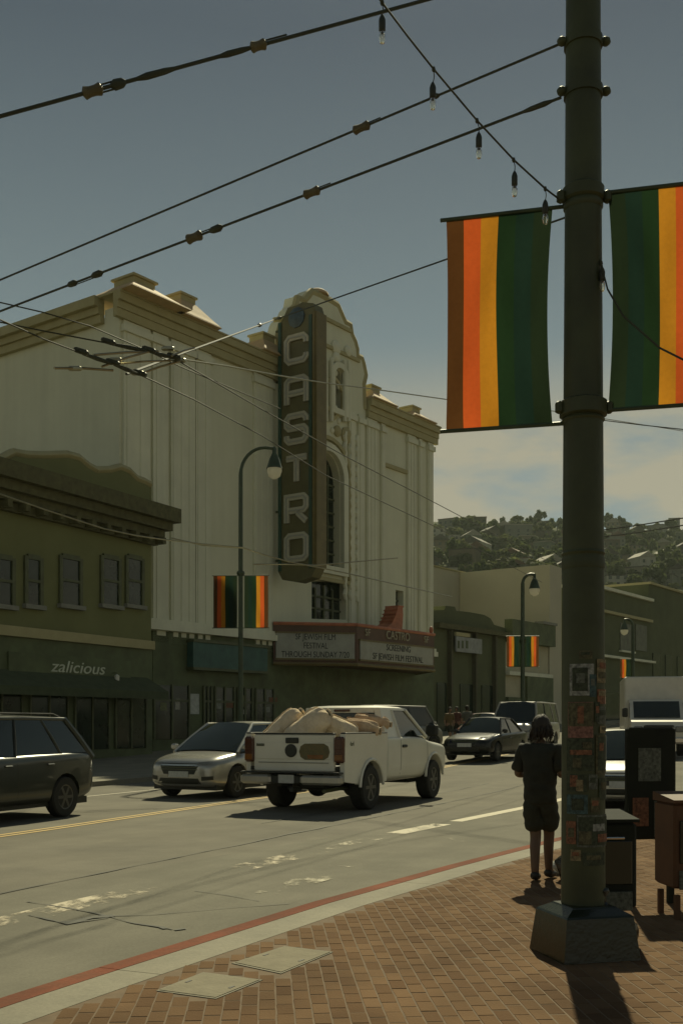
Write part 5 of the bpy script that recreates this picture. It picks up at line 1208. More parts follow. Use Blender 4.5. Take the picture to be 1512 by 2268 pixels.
    patch(bvh, 'x', 1, [(-hw_ * .62, .27 * k), (hw_ * .62, .27 * k), (hw_ * .52, .45 * k), (-hw_ * .52, .45 * k)], M_trim, 'intake_and_shade', t, .004, 10, 3)  # intake enlarged so its dark colour also stands for bumper shade
    patch(bvh, 'x', 1, [(-.26, .47 * k), (.26, .47 * k), (.26, .47 * k + .13), (-.26, .47 * k + .13)], M_plate, 'licence_plate', t, .018, 3, 2)
    patch(bvh, 'x', -1, [(-.26, .80 * k), (.26, .80 * k), (.26, .80 * k + .13), (-.26, .80 * k + .13)], M_plate, 'licence_plate', t, .01, 3, 2)
    return t, bvh
def head(deg): return (-sin(R(deg)), -cos(R(deg)))           # driving towards the camera side
silver = paint('silver_paint', (.37, .365, .33), .5, .22)
h = head(27); fc = P(398, 1700, 23.9); ctr = Vector((fc.x - h[0] * 2.33, fc.y - h[1] * 2.33, 0))
rdx, rb_ = car('suv_car', 'silver crossover car coming towards the camera beside the white pickup', 'car', ctr, h, 'cross', 4.75, 1.95, 1.70, silver, grille='wide')
h = head(23); near = Vector((-4.50, 20.1, 0)); ctr = near + Vector((h[0], h[1], 0)) * 2.33 + V * .95
car('suv_car', 'dark green suv leaving the frame at the left edge', 'car', ctr, h, 'suv', 4.75, 1.9, 1.80, paint('dark_green_paint', (.022, .028, .02), .2, .3), rails=True)
h = head(27); c = P(1056, 1690, 39.0)
car('sedan_car', 'black sedan coming towards the camera beyond the pickup front', 'car', (c.x + .5, c.y + 1.0, 0), h, 'sedan', 4.8, 1.9, 1.56, mat('black_paint', (.006, .007, .006), .22, .1, 2, spec=.35))
h = head(24); c = P(1172, 1650, 45.0)
car('van', 'white topped van with dark nose behind the black sedan', 'van', (c.x + .1, c.y + 1.6, 0), h, 'van', 5.0, 2.0, 2.06, paint('van_white_paint', (.36, .34, .28), 0, .35))
h = head(24); c = P(1083, 1640, 52)
car('sedan_car', 'dark red car mostly hidden between the sedan and the van', 'car', (c.x, c.y + 1.5, 0), h, 'sedan', 4.5, 1.8, 1.46, paint('red_paint', (.14, .03, .02), 0, .35))
c = P(924, 1640, 45)
car('suv_car', 'grey suv parked at the far kerb behind the pickup cab', 'car', (c.x - .9, c.y, 0), (sin(R(48)), cos(R(48))), 'van', 4.2, 1.8, 1.98, paint('grey_paint', (.22, .215, .18), .2, .35), pillars=True)
h = head(14); fcn = P(1420, 1700, 20.6)
car('hatchback_car', 'white car facing the camera just right of the big pole', 'car', (fcn.x + .15, fcn.y + 2.0, 0), h, 'cross', 4.1, 1.75, 1.52, paint('white_car_paint', (.60, .57, .48), 0, .35))

# white box truck farther back on the right
def box_truck(pos, heading, label):
    p = Vector(pos); p.z = gz(p.x, p.y) + .004
    t = empty('box_truck', p, math.atan2(heading[1], heading[0]), label, 'truck', 'cars and trucks on the street'); pm = paint('truck_white_paint', (.58, .55, .46), 0, .4)
    MB().rbox((-1.1, 0, 1.95), (4.2, 2.2, 2.05), .05).build('cargo_box', pm, t, world=False)
    MB().prism([(1.05, -.95, .45), (3.2, -.95, .45), (3.25, -.95, .9), (3.1, -.95, 1.25), (2.35, -.95, 1.38), (1.75, -.95, 2.05), (1.05, -.95, 2.1)], (0, 1.9, 0)).build('cab', pm, t, world=False)
    d = Vector((2.35 - 1.75, 0, 1.38 - 2.05)); nrm = Vector((.67, 0, .6)).normalized()
    MB().obox(Vector((1.80, -.82, 2.0)) + nrm * .004, d * .9, (0, 1.64, 0), nrm * .02).build('windscreen', M_cglass, t, world=False)
    for s in (-1, 1):
        MB().obox((1.15, s * .953, 1.4), (.85, 0, 0), (0, s * .012, 0), (0, 0, .55)).build('side_window', M_cglass, t, world=False)
        MB().rbox((3.24, s * .72, .98), (.1, .3, .22), .03).build('headlight', M_lamp, t, world=False); MB().rbox((1.9, s * 1.12, 1.6), (.1, .2, .35), .03).build('mirror', M_trim, t, world=False)
        for x in (2.35, -2.1): wheel(t, x, s * .82, .37, .24)
    MB().rbox((3.235, 0, .98), (.08, 1.05, .3), .02).build('grille', M_trim, t, world=False); MB().rbox((3.3, 0, .58), (.14, 1.9, .2), .03).build('bumper', M_chrome, t, world=False)
    MB().box((0, 0, .5), (5.6, .9, .2)).build('chassis', M_trim, t, world=False)
    return t
h = head(12); c = P(1440, 1605, 39); box_truck((c.x - h[0] * 3.2 + .3, c.y - h[1] * 3.2, 0), h, 'white box truck far back on the right behind the white car')

# ------------------------------------------------------------------ the white pickup
UP = R(25); hd = Vector((sin(UP), cos(UP), 0)); lf = Vector((-cos(UP), sin(UP), 0))
cor = Vector((.075, 20.0, 0)); LT, WT = 5.45, 2.0
pk0 = cor + hd * (LT / 2) + lf * (WT / 2)
pk = empty('pickup_truck', (pk0.x, pk0.y, .004), math.atan2(hd.y, hd.x), 'white pickup truck with sacks in its open bed driving away', 'pickup truck', 'cars and trucks on the street')
M_wp = mat('pickup_white_paint', (.68, .665, .57), .36, scale=1.2, var=.08, coat=.35, det=9, col2=(.60, .58, .48))
hw_, xr, xf = 1.0, -LT / 2, LT / 2
def pring(x, w, zb, zt, wt=None, tuck=.93):
    wt = wt or w * .97; h_ = [(0, zb), (w * .75, zb), (w * tuck, zb + .05), (w * .985, zb + .2), (w, (zb + zt) / 2), (w * .995, zt - .16), (w * .985, zt - .05), (wt, zt - .005), (wt * .6, zt), (0, zt + .004)]
    return [Vector((x, y, z)) for y, z in h_] + [Vector((x, -y, z)) for y, z in h_[-2:0:-1]]
XC = xr + 1.98                                             # rear wall of the cab
# front clip and cab lower body in one loft, then the bed as its own open box
b_ = MB().loft([pring(xf, .78, .62, 1.02, .66), pring(xf - .05, .92, .46, 1.10, .78), pring(xf - .18, .98, .42, 1.16, .86), pring(xf - .7, 1.0, .42, 1.20, .9), pring(xf - 1.25, 1.0, .44, 1.25, .92), pring(xf - 1.5, 1.0, .44, 1.33, .96), pring(XC + .9, 1.0, .44, 1.345, .965), pring(XC + .06, 1.0, .44, 1.345, .965), pring(XC + .012, .99, .46, 1.335, .955), pring(XC, .95, .5, 1.3, .92)])
AXF, AXR = xf - .95, xr + 1.18
cabb, cbv = finish_body(b_, 'body', M_wp, pk, 2, [AXF], .50, hw_)
bed = MB(); zr_ = 1.40
def wallp(pts, d): bed.prism(pts, d)
side = [(xr + .05, .56), (xr + .05, zr_), (XC - .02, zr_), (XC - .02, .50), (AXR + .51, .46)] + [(AXR + .51 * cos(a), .40 + .51 * sin(a)) for a in [R(9 + 16.2 * k) for k in range(11)]] + [(AXR - .51, .50), (xr + .4, .52)]
for s in (-1, 1):
    sd_ = MB(); outer = [(x, s * (hw_ * (.995 if z > .6 else .97)), z) for x, z in side]; inner = [(x, s * (hw_ - .11), z) for x, z in side]
    n = len(side); sd_.add(outer + inner, [tuple(range(n)) if s < 0 else tuple(range(n - 1, -1, -1)), tuple(range(2 * n - 1, n - 1, -1)) if s < 0 else tuple(range(n, 2 * n))] + [((i, i + n, (i + 1) % n + n, (i + 1) % n) if s < 0 else (i, (i + 1) % n, (i + 1) % n + n, i + n)) for i in range(n)])
    sd_.build('bed_side', M_wp, pk, world=False, smooth=30)
    MB().rbox((xr + 1.0, s * (hw_ - .055), zr_ + .012), (1.86, .12, .03), .012).build('bed_rail', M_trim, pk, world=False)
    # swelling over the rear wheel
    ar = MB(); pts_ = [(AXR + .53 * cos(a), .40 + .53 * sin(a)) for a in [R(4 + 17.2 * k) for k in range(11)]]
    ar.tube([(x, s * (hw_ + .004), z) for x, z in pts_], .03, 6); ar.build('wheel_arch_lip', M_wp, pk, world=False, smooth=True)
    ar = MB(); pts_ = [(AXF + .52 * cos(a), .45 + .52 * sin(a)) for a in [R(4 + 17.2 * k) for k in range(11)]]
    ar.tube([(x, s * (hw_ - .004), z) for x, z in pts_], .03, 6); ar.build('wheel_arch_lip', M_wp, pk, world=False, smooth=True)
    ta = MB(); ta.rbox((xr + .02, s * (hw_ - .105), 1.12), (.1, .19, .46), .03); tl_ = ta.build('tail_light', M_tail, pk, world=False)
    MB().rbox((xr - .034, s * (hw_ - .105), .985), (.012, .15, .1), .004).build('reverse_lamp', M_amber, tl_, world=False)
    MB().rbox((xr - .034, s * (hw_ - .105), 1.22), (.012, .15, .18), .004).build('brake_lamp', M_tail, tl_, world=False)
bf = MB(); bf.box(((xr + XC) / 2, 0, .78), (1.9, 1.78, .06)); bf.build('bed_floor', M_trim, pk, world=False)
bf = MB(); bf.box((XC - .06, 0, 1.1), (.06, 1.78, .6)); bf.build('bed_front_wall', M_trim, pk, world=False)
for s in (-1, 1): bf = MB(); bf.box((AXR, s * .78, .98), (.95, .24, .36)); bf.build('wheel_tub', M_trim, pk, world=False)
tg = MB().rbox((xr + .045, 0, 1.06), (.09, 1.60, .66), .018).build('tailgate', M_wp, pk, world=False)
MB().rbox((xr - .002, 0, 1.10), (.012, 1.50, .30), .004).build('recess_panel', M_wp, tg, world=False)
MB().rbox((xr + .045, 0, 1.405), (.1, 1.60, .03), .01).build('top_cap', M_trim, tg, world=False)
# local y runs to the truck's left; the tail is seen from behind, so left in the photo is +y
MB().rbox((xr - .012, .02, 1.28), (.03, .26, .10), .012).build('handle', M_trim, tg, world=False)
MB().lathe([(.001, .0), (.11, .0), (.12, .012), (.10, .02), (.001, .02)], (xr - .009, .04, 1.10), 20, (-1, 0, 0)).build('oval_badge', M_trim, tg, world=False)
tg.children[-1].scale = (1, 1, 1)
M_stk = mat('sticker_olive', (.10, .095, .045), .7, scale=14, col2=(.17, .13, .05)); 
stp = [(-.42 + .30 * cos(a) * 1.0 - .0, 1.085 + .17 * max(-.85, min(.85, sin(a) * 1.3))) for a in [2 * pi * k / 14 for k in range(14)]]
MB().prism([(xr - .0085, y, z) for y, z in stp], (-.004, 0, 0)).build('sticker', M_stk, tg, world=False)
MB().prism([(xr - .0128, y, z) for y, z in ((-.58, .96), (-.30, .96), (-.28, 1.03), (-.6, 1.03))], (-.003, 0, 0)).build('sticker_text', M_amber, tg, world=False)
for y_, w_ in ((.66, .16),): MB().rbox((xr - .01, y_, 1.20), (.012, w_, .045), .004).build('model_badge', M_frame, tg, world=False)
MB().prism([(xr - .0085, y, .88) for y in (-.7, .7)] + [(xr - .0085, y, .895) for y in (.7, -.7)], (-.003, 0, 0)).build('crease', M_sill, tg, world=False)
M_bump = mat('bumper_chrome_dull', (.40, .385, .33), .35, metal=.5, var=.12, scale=3)
bpo = MB().rbox((xr - .09, .68, .59), (.2, .62, .17), .04).build('rear_bumper', M_bump, pk, world=False)
MB().rbox((xr - .09, -.60, .59), (.2, .78, .17), .04).build('bumper_end', M_bump, bpo, world=False)
MB().rbox((xr - .06, .08, .59), (.12, .58, .16), .02).build('plate_well', M_trim, bpo, world=False)
MB().rbox((xr - .125, .08, .60), (.01, .31, .15), .003).build('licence_plate', M_plate, bpo, world=False)
MB().rbox((xr - .085, 0, .715), (.19, 1.96, .03), .01).build('step_pad', M_trim, bpo, world=False)
MB().rbox((xr - .12, -.1, .42), (.3, .08, .08), .01).build('tow_hitch', M_trim, bpo, world=False)
fr_ = MB(); [fr_.box((0, s * .42, .52), (LT - .5, .09, .16)) for s in (-1, 1)]; fr_.box((AXR, 0, .40), (.12, 1.5, .12)); fr_.ball((AXR, .1, .38), (.17, .2, .17)); fr_.box((AXR - .55, -.2, .52), (.5, .5, .2)); fr_.box((AXF - .1, 0, .5), (.9, 1.2, .3)); fr_.build('chassis', M_trim, pk, world=False)
MB().lathe([(.36, -.11), (.37, .0), (.36, .11), (.2, .11)], (xr + .75, 0, .50), 16, (0, 0, 1)).build('spare_wheel', M_tyre, pk, world=False)
MB().tube([(xr + .1, -.55, .38), (AXR + .5, -.55, .42)], .035, 8).build('exhaust', M_frame, pk, world=False)
for x in (AXF, AXR):
    for s in (-1, 1): wheel(pk, x, s * .858, .41, .28)
# cab upper: A/B pillars, roof, rear window wall
zb, zr2 = 1.335, 1.895; cb0, cb1 = XC + .03, xf - 1.36; rt0, rt1 = XC + .10, xf - 2.12; hb, hr = .945, .78
def gl(pts, nm, m=M_cglass, d=.02):
    a, b, c_, e_ = [Vector(q) for q in pts]; nr = (b - a).cross(e_ - a).normalized()
    return MB().prism([a, b, c_, e_], -nr * d).build(nm, m, pk, world=False)
gl([(cb1, -hb + .05, zb), (cb1, hb - .05, zb), (rt1, hr - .05, zr2 - .03), (rt1, -hr + .05, zr2 - .03)], 'windscreen')
gl([(cb0, hb - .14, zb + .06), (cb0, -hb + .14, zb + .06), (rt0 - .02, -hr + .10, zr2 - .11), (rt0 - .02, hr - .10, zr2 - .11)], 'rear_window')
xm = cb0 + .62                                              # B pillar
for s in (-1, 1):
    q = [(xm, s * -hb, zb), (cb1 - .06, s * -hb, zb), (rt1 + .04, s * -hr, zr2 - .06), (xm - .04, s * -hr, zr2 - .06)]
    gl(q if s > 0 else [q[1], q[0], q[3], q[2]], 'side_window')
    q = [(cb0 + .12, s * -hb, zb), (xm - .16, s * -hb, zb), (xm - .19, s * -hr, zr2 - .1), (rt0 + .12, s * -hr, zr2 - .1)]
    # wide body coloured panel behind the door with a narrow quarter window
    pn = MB(); a = [(cb0 - .02, hb + .008, zb - .03), (xm + .0, hb + .008, zb - .03), (xm - .04, hr + .008, zr2 - .03), (rt0 - .03, hr + .008, zr2 - .03)]
    pn.prism([(x, -s * y, z) for x, y, z in a], (0, s * .06, 0)); pn.build('cab_panel', M_wp, pk, world=False)
    for p0, p1, w0 in (((cb1 + .02, s * hb, zb - .03), (rt1, s * hr, zr2 - .03), .045), ((xm + .02, s * (hb + .004), zb - .02), (xm - .02, s * (hr + .004), zr2 - .04), .045)):
        MB().tube([p0, p1], [w0, w0 * .85], 8).build('pillar', M_wp, pk, world=False, smooth=True)
    MB().rbox((cb1 - .18, s * (hb + .22), zb + .12), (.13, .26, .26), .04).build('mirror', M_trim, pk, world=False)
    MB().rbox((xm + .18, s * 1.0, 1.14), (.24, .05, .055), .02).build('door_handle', M_trim, pk, world=False)
    patch(cbv, 'y', s, [(xm + .0, .5), (xm + .014, .5), (xm + .014, 1.27), (xm, 1.27)], M_trim, 'door_seam', pk, .002, 1, 8)
    patch(cbv, 'y', s, [(cb1 + .0, .5), (cb1 + .014, .5), (cb1 + .014, 1.2), (cb1, 1.2)], M_trim, 'door_seam', pk, .002, 1, 8)
    patch(cbv, 'x', 1, [(s * .52, .86), (s * .86, .86), (s * .88, 1.04), (s * .54, 1.04)], M_lamp, 'headlight', pk, .004, 6, 3)
rl = MB(); sec = lambda x, h_, w_: [(x, y * w_, zr2 + z) for y, z in ((1.02, -.05), (1.0, .0), (.86, h_ * .7), (.45, h_), (-.45, h_), (-.86, h_ * .7), (-1.0, .0), (-1.02, -.05))]
rl.loft([sec(rt1 + .02, .0, hr), sec(rt1 - .1, .035, hr), sec((rt0 + rt1) / 2, .05, hr), sec(rt0 + .1, .04, hr), sec(rt0 - .04, .0, hr), ], cap=True)
rl.build('roof', M_wp, pk, world=False, smooth=45)
bk = MB()                                                   # frame round the rear window
for a, b in (((cb0 - .012, hb - .0, zb - .05), (rt0 - .035, hr - .0, zr2 - .02)), ((cb0 - .012, -hb, zb - .05), (rt0 - .035, -hr, zr2 - .02))):
    a, b = Vector(a), Vector(b); ins_ = Vector((0, -.15 if a.y > 0 else .15, 0)); ins2 = Vector((0, -.11 if a.y > 0 else .11, 0))
    bk.prism([a, a + ins_, b + ins2, b], (.04, 0, 0))
bk.prism([(rt0 - .036, hr - .11, zr2 - .10), (rt0 - .036, -hr + .11, zr2 - .10), (rt0 - .036, -hr + .11, zr2 - .02), (rt0 - .036, hr - .11, zr2 - .02)], (.04, 0, 0))
bk.prism([(cb0 - .013, hb - .15, zb - .05), (cb0 - .013, -hb + .15, zb - .05), (cb0 - .013, -hb + .15, zb + .05), (cb0 - .013, hb - .15, zb + .05)], (.04, 0, 0))
bk.build('cab_rear_frame', M_wp, pk, world=False)
MB().rbox((rt0 - .05, 0, zr2 - .055), (.03, .34, .045), .01).build('brake_lamp', M_tail, pk, world=False)
MB().loft([[(x, y, zb - .1) for x, y in ((cb1 - .06, hb - .05), (cb0 + .05, hb - .05), (cb0 + .05, -hb + .05), (cb1 - .06, -hb + .05))], [(x, y, zr2 - .04) for x, y in ((rt1 - .06, hr - .05), (rt0 + .06, hr - .05), (rt0 + .06, -hr + .05), (rt1 - .06, -hr + .05))]]).build('cab_interior', mat('cab_interior', (.02, .022, .014), .8), pk, world=False)
for y_ in (.42, -.42): MB().rbox((cb0 + .03, y_, zb + .25), (.03, .28, .24), .02).build('headrest', M_trim, pk, world=False)
pk.scale = (1.06, 1.055, 1.05); PKM = wm(pk)
text('badge_text', '4x4', .12, PKM @ Vector((xr + .32, -hw_ * .995 - .002, 1.22)), hd, Z, M_frame, pk, .004)
text('badge_text', 'F-150', .075, PKM @ Vector((xr - .018, .66, 1.20)), -lf, Z, M_chrome, tg, .003)
# sacks in the bed
M_sack = mat('burlap', (.60, .475, .31), 1.0, scale=5, col2=(.78, .645, .46), bump=.9, det=10)
M_sack2 = mat('burlap_stained', (.36, .215, .11), 1.0, scale=4, col2=(.62, .47, .31), bump=.9, det=9)
def sack(c, d, L_, r, m, label, seed, folds=6):
    """stuffed cloth sack: gathered at the neck, slumped and creased"""
    d = Vector(d).normalized(); c = Vector(c); a = d.orthogonal().normalized(); b = d.cross(a); rings = []; n = 40
    prof_ = [(-.50, .42), (-.49, .74), (-.455, .92), (-.40, .99), (-.32, .97), (-.22, 1.02), (-.1, 1.0), (0, 1.05), (.1, 1.02), (.2, 1.06), (.28, 1.0), (.35, .96), (.41, .84), (.455, .62), (.48, .40), (.5, .30), (.53, .36), (.57, .44)]
    for f, k in prof_:
        row = []
        for i in range(n):
            an = 2 * pi * i / n; p = (a * cos(an) + b * sin(an)); q = Vector((cos(an), sin(an), f))
            g = max(0, (f - .2) / .3)
            w = 1 - .05 * abs(noise.noise(Vector((q.x * 3 + seed, q.y * 3, f * 13)))) * 2 + .10 * noise.noise(q * 1.5 + Vector((seed * 7, 0, 0))) + .09 * noise.noise(Vector((q.x * 2.5 + f * 3, q.y * 2.5, f * 9 + seed * 3))) + .05 * noise.noise(Vector((q.x * 6, q.y * 6, f * 16 + seed))) + .12 * g * sin(an * folds + seed)
            row.append(c + d * f * L_ + p * r * k * w - Z * r * .12 * (1 - abs(f)) * max(0, -p.z))
        rings.append(row)
    t = empty('sack', c, 0, label, 'sack', None)
    o = MB().loft(rings).build('sack_cloth', m, t, smooth='all'); s_ = o.modifiers.new('s', 'SUBSURF'); s_.levels = s_.render_levels = 1; bake(o)
    o.data.polygons.foreach_set('use_smooth', [True] * len(o.data.polygons))
    e = c + d * L_ * .5; tie = MB(); tie.tube([e + (a * cos(k) + b * sin(k)) * r * .33 for k in [2 * pi * q / 12 for q in range(13)]], .014, 5); tie.build('tie_cord', M_frame, t, smooth=True)
    sm = MB(); sm.tube([c + d * f * L_ + (a * cos(.6) + b * sin(.6)) * r * k * 1.06 for f, k in prof_[2:13]], .012, 5); sm.build('seam', m, t, smooth=True)
    return t
B = lambda x, y, z: PKM @ Vector((x, y, z))
sk_d = (PKM.to_3x3() @ Vector((.72, -.34, .46)))
sack((-1.10, 20.95, 1.60), (.66, .25, .62), .88, .205, M_sack, 'left upright burlap sack leaning over the tailgate', 1)
sack((-.63, 20.75, 1.585), (.70, .2, .50), .95, .25, M_sack, 'big burlap sack with brown stain right of the left sack', 2)
sack((.0, 20.9, 1.545), (.62, -.1, -.30), .66, .20, M_sack, 'small bunched burlap sack in the middle of the truck bed', 3, 9)
sack((.40, 21.25, 1.565), (.85, .2, -.10), .70, .19, M_sack2, 'brown stained burlap sack lying near the right bed side', 4, 8)
sack((.62, 21.9, 1.70), (.9, .25, -.12), .75, .135, M_sack2, 'flat burlap sack lying high against the cab window', 5, 8)
M_green = mat('cuttings_green', (.05, .065, .022), .8, scale=6, var=.4)
for k, (x, y, z, n_, lb) in enumerate(((1.15, -.05, 1.40, 160, 'green plant cuttings sticking up behind the stained sack'), (1.5, -.55, 1.28, 130, 'green plant cuttings piled beside the cab right corner'), (.7, -.72, 1.24, 60, 'small tuft of cuttings by the right bed rail'))):
    rg2 = random.Random(k); mb = MB()
    for _ in range(n_):
        p = Vector((rg2.uniform(-.2, .2), rg2.uniform(-.15, .15), rg2.uniform(-.1, .1))); a = Vector((rg2.gauss(0, 1), rg2.gauss(0, 1), rg2.gauss(.4, .7))).normalized(); b = a.orthogonal().normalized(); s_ = rg2.uniform(.04, .09)
        mb.quad(p - b * s_ * .25, p + a * s_ * .5 - b * s_ * .3, p + a * s_ * 1.4, p + a * s_ * .5 + b * s_ * .3)
    t = mb.build('plant_cuttings', M_green, label=lb, cat='plants', group='plant cuttings in the truck bed'); t.location = B(xr + x, y, z)
st = empty('stick_bundle', B(xr + 1.0, -.72, 1.45), 0, 'dark wooden tool handle poking out above the sacks', 'tool'); MB().tube([B(xr + 1.15, -.35, 1.52), B(xr + .95, -.75, 1.40)], .018, 6).build('handle', M_bark, st)


# ------------------------------------------------------------------ people
M_skin = mat('skin_dark', (.115, .07, .04), .6, scale=6, var=.12)  # even dark brown skin colour
M_cloth = mat('black_cotton', (.018, .02, .013), .9, scale=12, var=.3, bump=.3)
M_short = mat('dark_shorts', (.022, .025, .015), .9, scale=12, var=.3, bump=.3)
M_hair = mat('dark_hair', (.022, .016, .010), .7, scale=30, var=.3)
M_shoe = mat('black_shoe', (.016, .016, .012), .6, var=.2)
M_phone = mat('phone_black', (.02, .02, .02), .2)
def hand(parent, wrist, d, palm_n, side, m, s=1.0):
    d = Vector(d).normalized(); nrm = Vector(palm_n).normalized(); sd_ = d.cross(nrm).normalized() * side; w = Vector(wrist); pts, ed = [(w, .024 * s)], []
    pts.append((w + d * .05 * s, (.034 * s, .02 * s))); ed.append((0, 1)); pts.append((w + d * .085 * s, (.036 * s, .018 * s))); ed.append((1, 2))
    for k, (o, L) in enumerate(((-.027, .068), (-.009, .078), (.009, .073), (.026, .058))):
        b = w + d * .085 * s + sd_ * o * s; i = len(pts); a = d
        pts.append((b, .0095 * s)); ed.append((2, i))
        for q in range(3):
            a = (a + nrm * .42).normalized(); b = b + a * L * s / 3; pts.append((b, (.0085 - .001 * q) * s)); ed.append((i + q, i + q + 1))
    b = w + d * .03 * s - sd_ * .028 * s; i = len(pts); pts.append((b, .012 * s)); ed.append((1, i)); a = (d - sd_ * .8 + nrm * .3).normalized()
    for q in range(2): b = b + a * .033 * s; pts.append((b, .0105 * s)); ed.append((i + q, i + q + 1)); a = (a + d * .5).normalized()
    return skin('hand', pts, ed, m, parent, sub=1, root=1)
def crease(o, amp, seed):
    for v in o.data.vertices:
        p = v.co; w = noise.noise(Vector((p.x * 7 + seed, p.y * 7, p.z * 16))) + .6 * noise.noise(Vector((p.x * 16, p.y * 16 + seed, p.z * 9 + p.x * 20)))
        v.co = p + v.normal * amp * w
    o.data.update()
def person(pos, rz, label, hgt=1.62, wd=1.0, shirt=None, detail=True, pose='phone', group=None, shorts=None, skin_m=None):
    """standing figure; local -y is where it faces"""
    shirt = shirt or M_cloth; shorts = shorts or M_short; sm = skin_m or M_skin; k = hgt / 1.62
    t = empty('person', pos, rz, label, 'person', group)
    v = lambda x, y, z: Vector((x * k, y * k, z * k))
    # left leg is +x (seen from behind it is on the left when facing away); weight on one leg, other heel a little forward
    J = dict(pel=v(0, 0, .86), sp1=v(0, .015, 1.0), sp2=v(0, .02, 1.15), ch=v(0, .01, 1.28), nk=v(0, -.005, 1.375), nk2=v(0, -.03, 1.43),
             hipL=v(.075, 0, .82), knL=v(.05, -.01, .45), anL=v(.035, .06, .085), ftL=v(.055, -.075, .035), hipR=v(-.075, 0, .82), knR=v(-.045, -.15, .46), anR=v(-.025, -.20, .085), ftR=v(-.04, -.34, .035),
             shL=v(.165, .0, 1.31), shR=v(-.165, 0, 1.31))
    if pose == 'phone':
        J.update(elL=v(.235, .02, 1.06), wrL=v(.17, -.20, 1.06), elR=v(-.235, .02, 1.06), wrR=v(-.12, -.2, 1.08))
    else:
        J.update(elL=v(.22, .03, 1.03), wrL=v(.22, -.03, .80), elR=v(-.22, .03, 1.03), wrR=v(-.22, -.05, .80))
    names = list(J); ix = {n_: i for i, n_ in enumerate(names)}
    rad = dict(pel=(.135, .105), sp1=(.125, .10), sp2=(.13, .105), ch=(.135, .10), nk=.055, nk2=.05, hipL=.095, hipR=.095, knL=.058, knR=.058, anL=.04, anR=.04, ftL=.036, ftR=.036, shL=.06, shR=.06, elL=.042, elR=.042, wrL=.026, wrR=.026)
    pts = [(J[n_], tuple(q * k for q in (rad[n_] if isinstance(rad[n_], tuple) else (rad[n_],) * 2))) for n_ in names]
    ed = [(ix[a], ix[b]) for a, b in (('pel', 'sp1'), ('sp1', 'sp2'), ('sp2', 'ch'), ('ch', 'nk'), ('nk', 'nk2'), ('pel', 'hipL'), ('hipL', 'knL'), ('knL', 'anL'), ('anL', 'ftL'), ('pel', 'hipR'), ('hipR', 'knR'), ('knR', 'anR'), ('anR', 'ftR'), ('ch', 'shL'), ('shL', 'elL'), ('elL', 'wrL'), ('ch', 'shR'), ('shR', 'elR'), ('elR', 'wrR'))]
    # calves as extra joints
    for s in 'LR':
        c_ = J['kn' + s].lerp(J['an' + s], .32) + v(0, .018, 0); i = len(pts); pts.append((c_, (.056 * k, .056 * k))); ed.remove((ix['kn' + s], ix['an' + s])); ed += [(ix['kn' + s], i), (i, ix['an' + s])]
    body = skin('body', pts, ed, sm, t, sub=2)
    # head with face, joined into the same surface as the body mesh
    hc = v(0, -.045, 1.535); n_, m_ = (20, 16) if detail else (12, 9); hv = MB(); rings = []
    for j in range(m_ + 1):
        a = pi * (j + .05) / (m_ + .1); zz = -cos(a); row = []
        for i in range(n_):
            b = 2 * pi * i / n_; x, y = sin(a) * cos(b), sin(a) * sin(b); q = Vector((x * .072, y * .092, zz * .112))
            if zz < 0: q.x *= 1 + .28 * zz; q.y = q.y * (1 + .12 * zz) - .008 * zz * (-1 if y > 0 else 1) * 0
            f = max(0, -y)                                   # front of the face
            nose = max(0, 1 - abs(x) / .22) * max(0, 1 - abs(zz + .12) / .28) * (f > .6); q.y -= .022 * nose
            for sx_ in (-.36, .36): q.y += .012 * max(0, 1 - math.hypot(x - sx_, zz - .06) / .2) * (f > .5)
            q.y -= .006 * max(0, 1 - math.hypot(x / .35, (zz + .5) / .12)) * (f > .4); q.y -= .012 * max(0, 1 - math.hypot(x / .5, (zz + .85) / .25)) * (f > .2)
            row.append(hc + q * k)
        rings.append(row)
    head_ = hv.loft(rings).build('head_part', sm, None, smooth='all')
    if detail:
        for s in (-1, 1):
            e_ = MB(); e_.lathe([(.004, 0), (.03, .004), (.033, .012), (.02, .016), (.006, .008)], hc + v(s * .066, .012, 0), 10, (s, .35, 0))
            e_.v = [Vector((q.x, q.y, (q.z - hc.z) * 1.0 + hc.z)) for q in e_.v]; eo = e_.build('ear_part', sm, None, smooth='all'); bm = bmesh.new(); bm.from_mesh(head_.data); bm.from_mesh(eo.data); bm.to_mesh(head_.data); bm.free(); bpy.data.objects.remove(eo)
    bm = bmesh.new(); bm.from_mesh(body.data); bm.from_mesh(head_.data); bm.to_mesh(body.data); bm.free(); bpy.data.objects.remove(head_)
    body.data.polygons.foreach_set('use_smooth', [True] * len(body.data.polygons))
    # hair
    hb_ = MB(); rows = []
    for j in range(9):
        a = pi * (j / 8) * .80; row = []
        for i in range(36):
            b = 2 * pi * i / 36; x, y = sin(a) * cos(b), sin(a) * sin(b); low = 1.0 if y > -.3 else .5
            a2 = a * low; x, y = sin(a2) * cos(b), sin(a2) * sin(b); w_ = 1 + .07 * noise.noise(Vector((cos(b) * 3, sin(b) * 3, j * .8))) + .09 * noise.noise(Vector((cos(b) * 9, sin(b) * 9, j * .5)))
            row.append(hc + v(x * .096 * w_, y * .112 * w_ + .008, cos(a2) * .128 * w_ + .006))
        rows.append(row)
    hb_.loft(rows[::-1], cap=False).build('hair', M_hair, t, world=False, smooth='all')
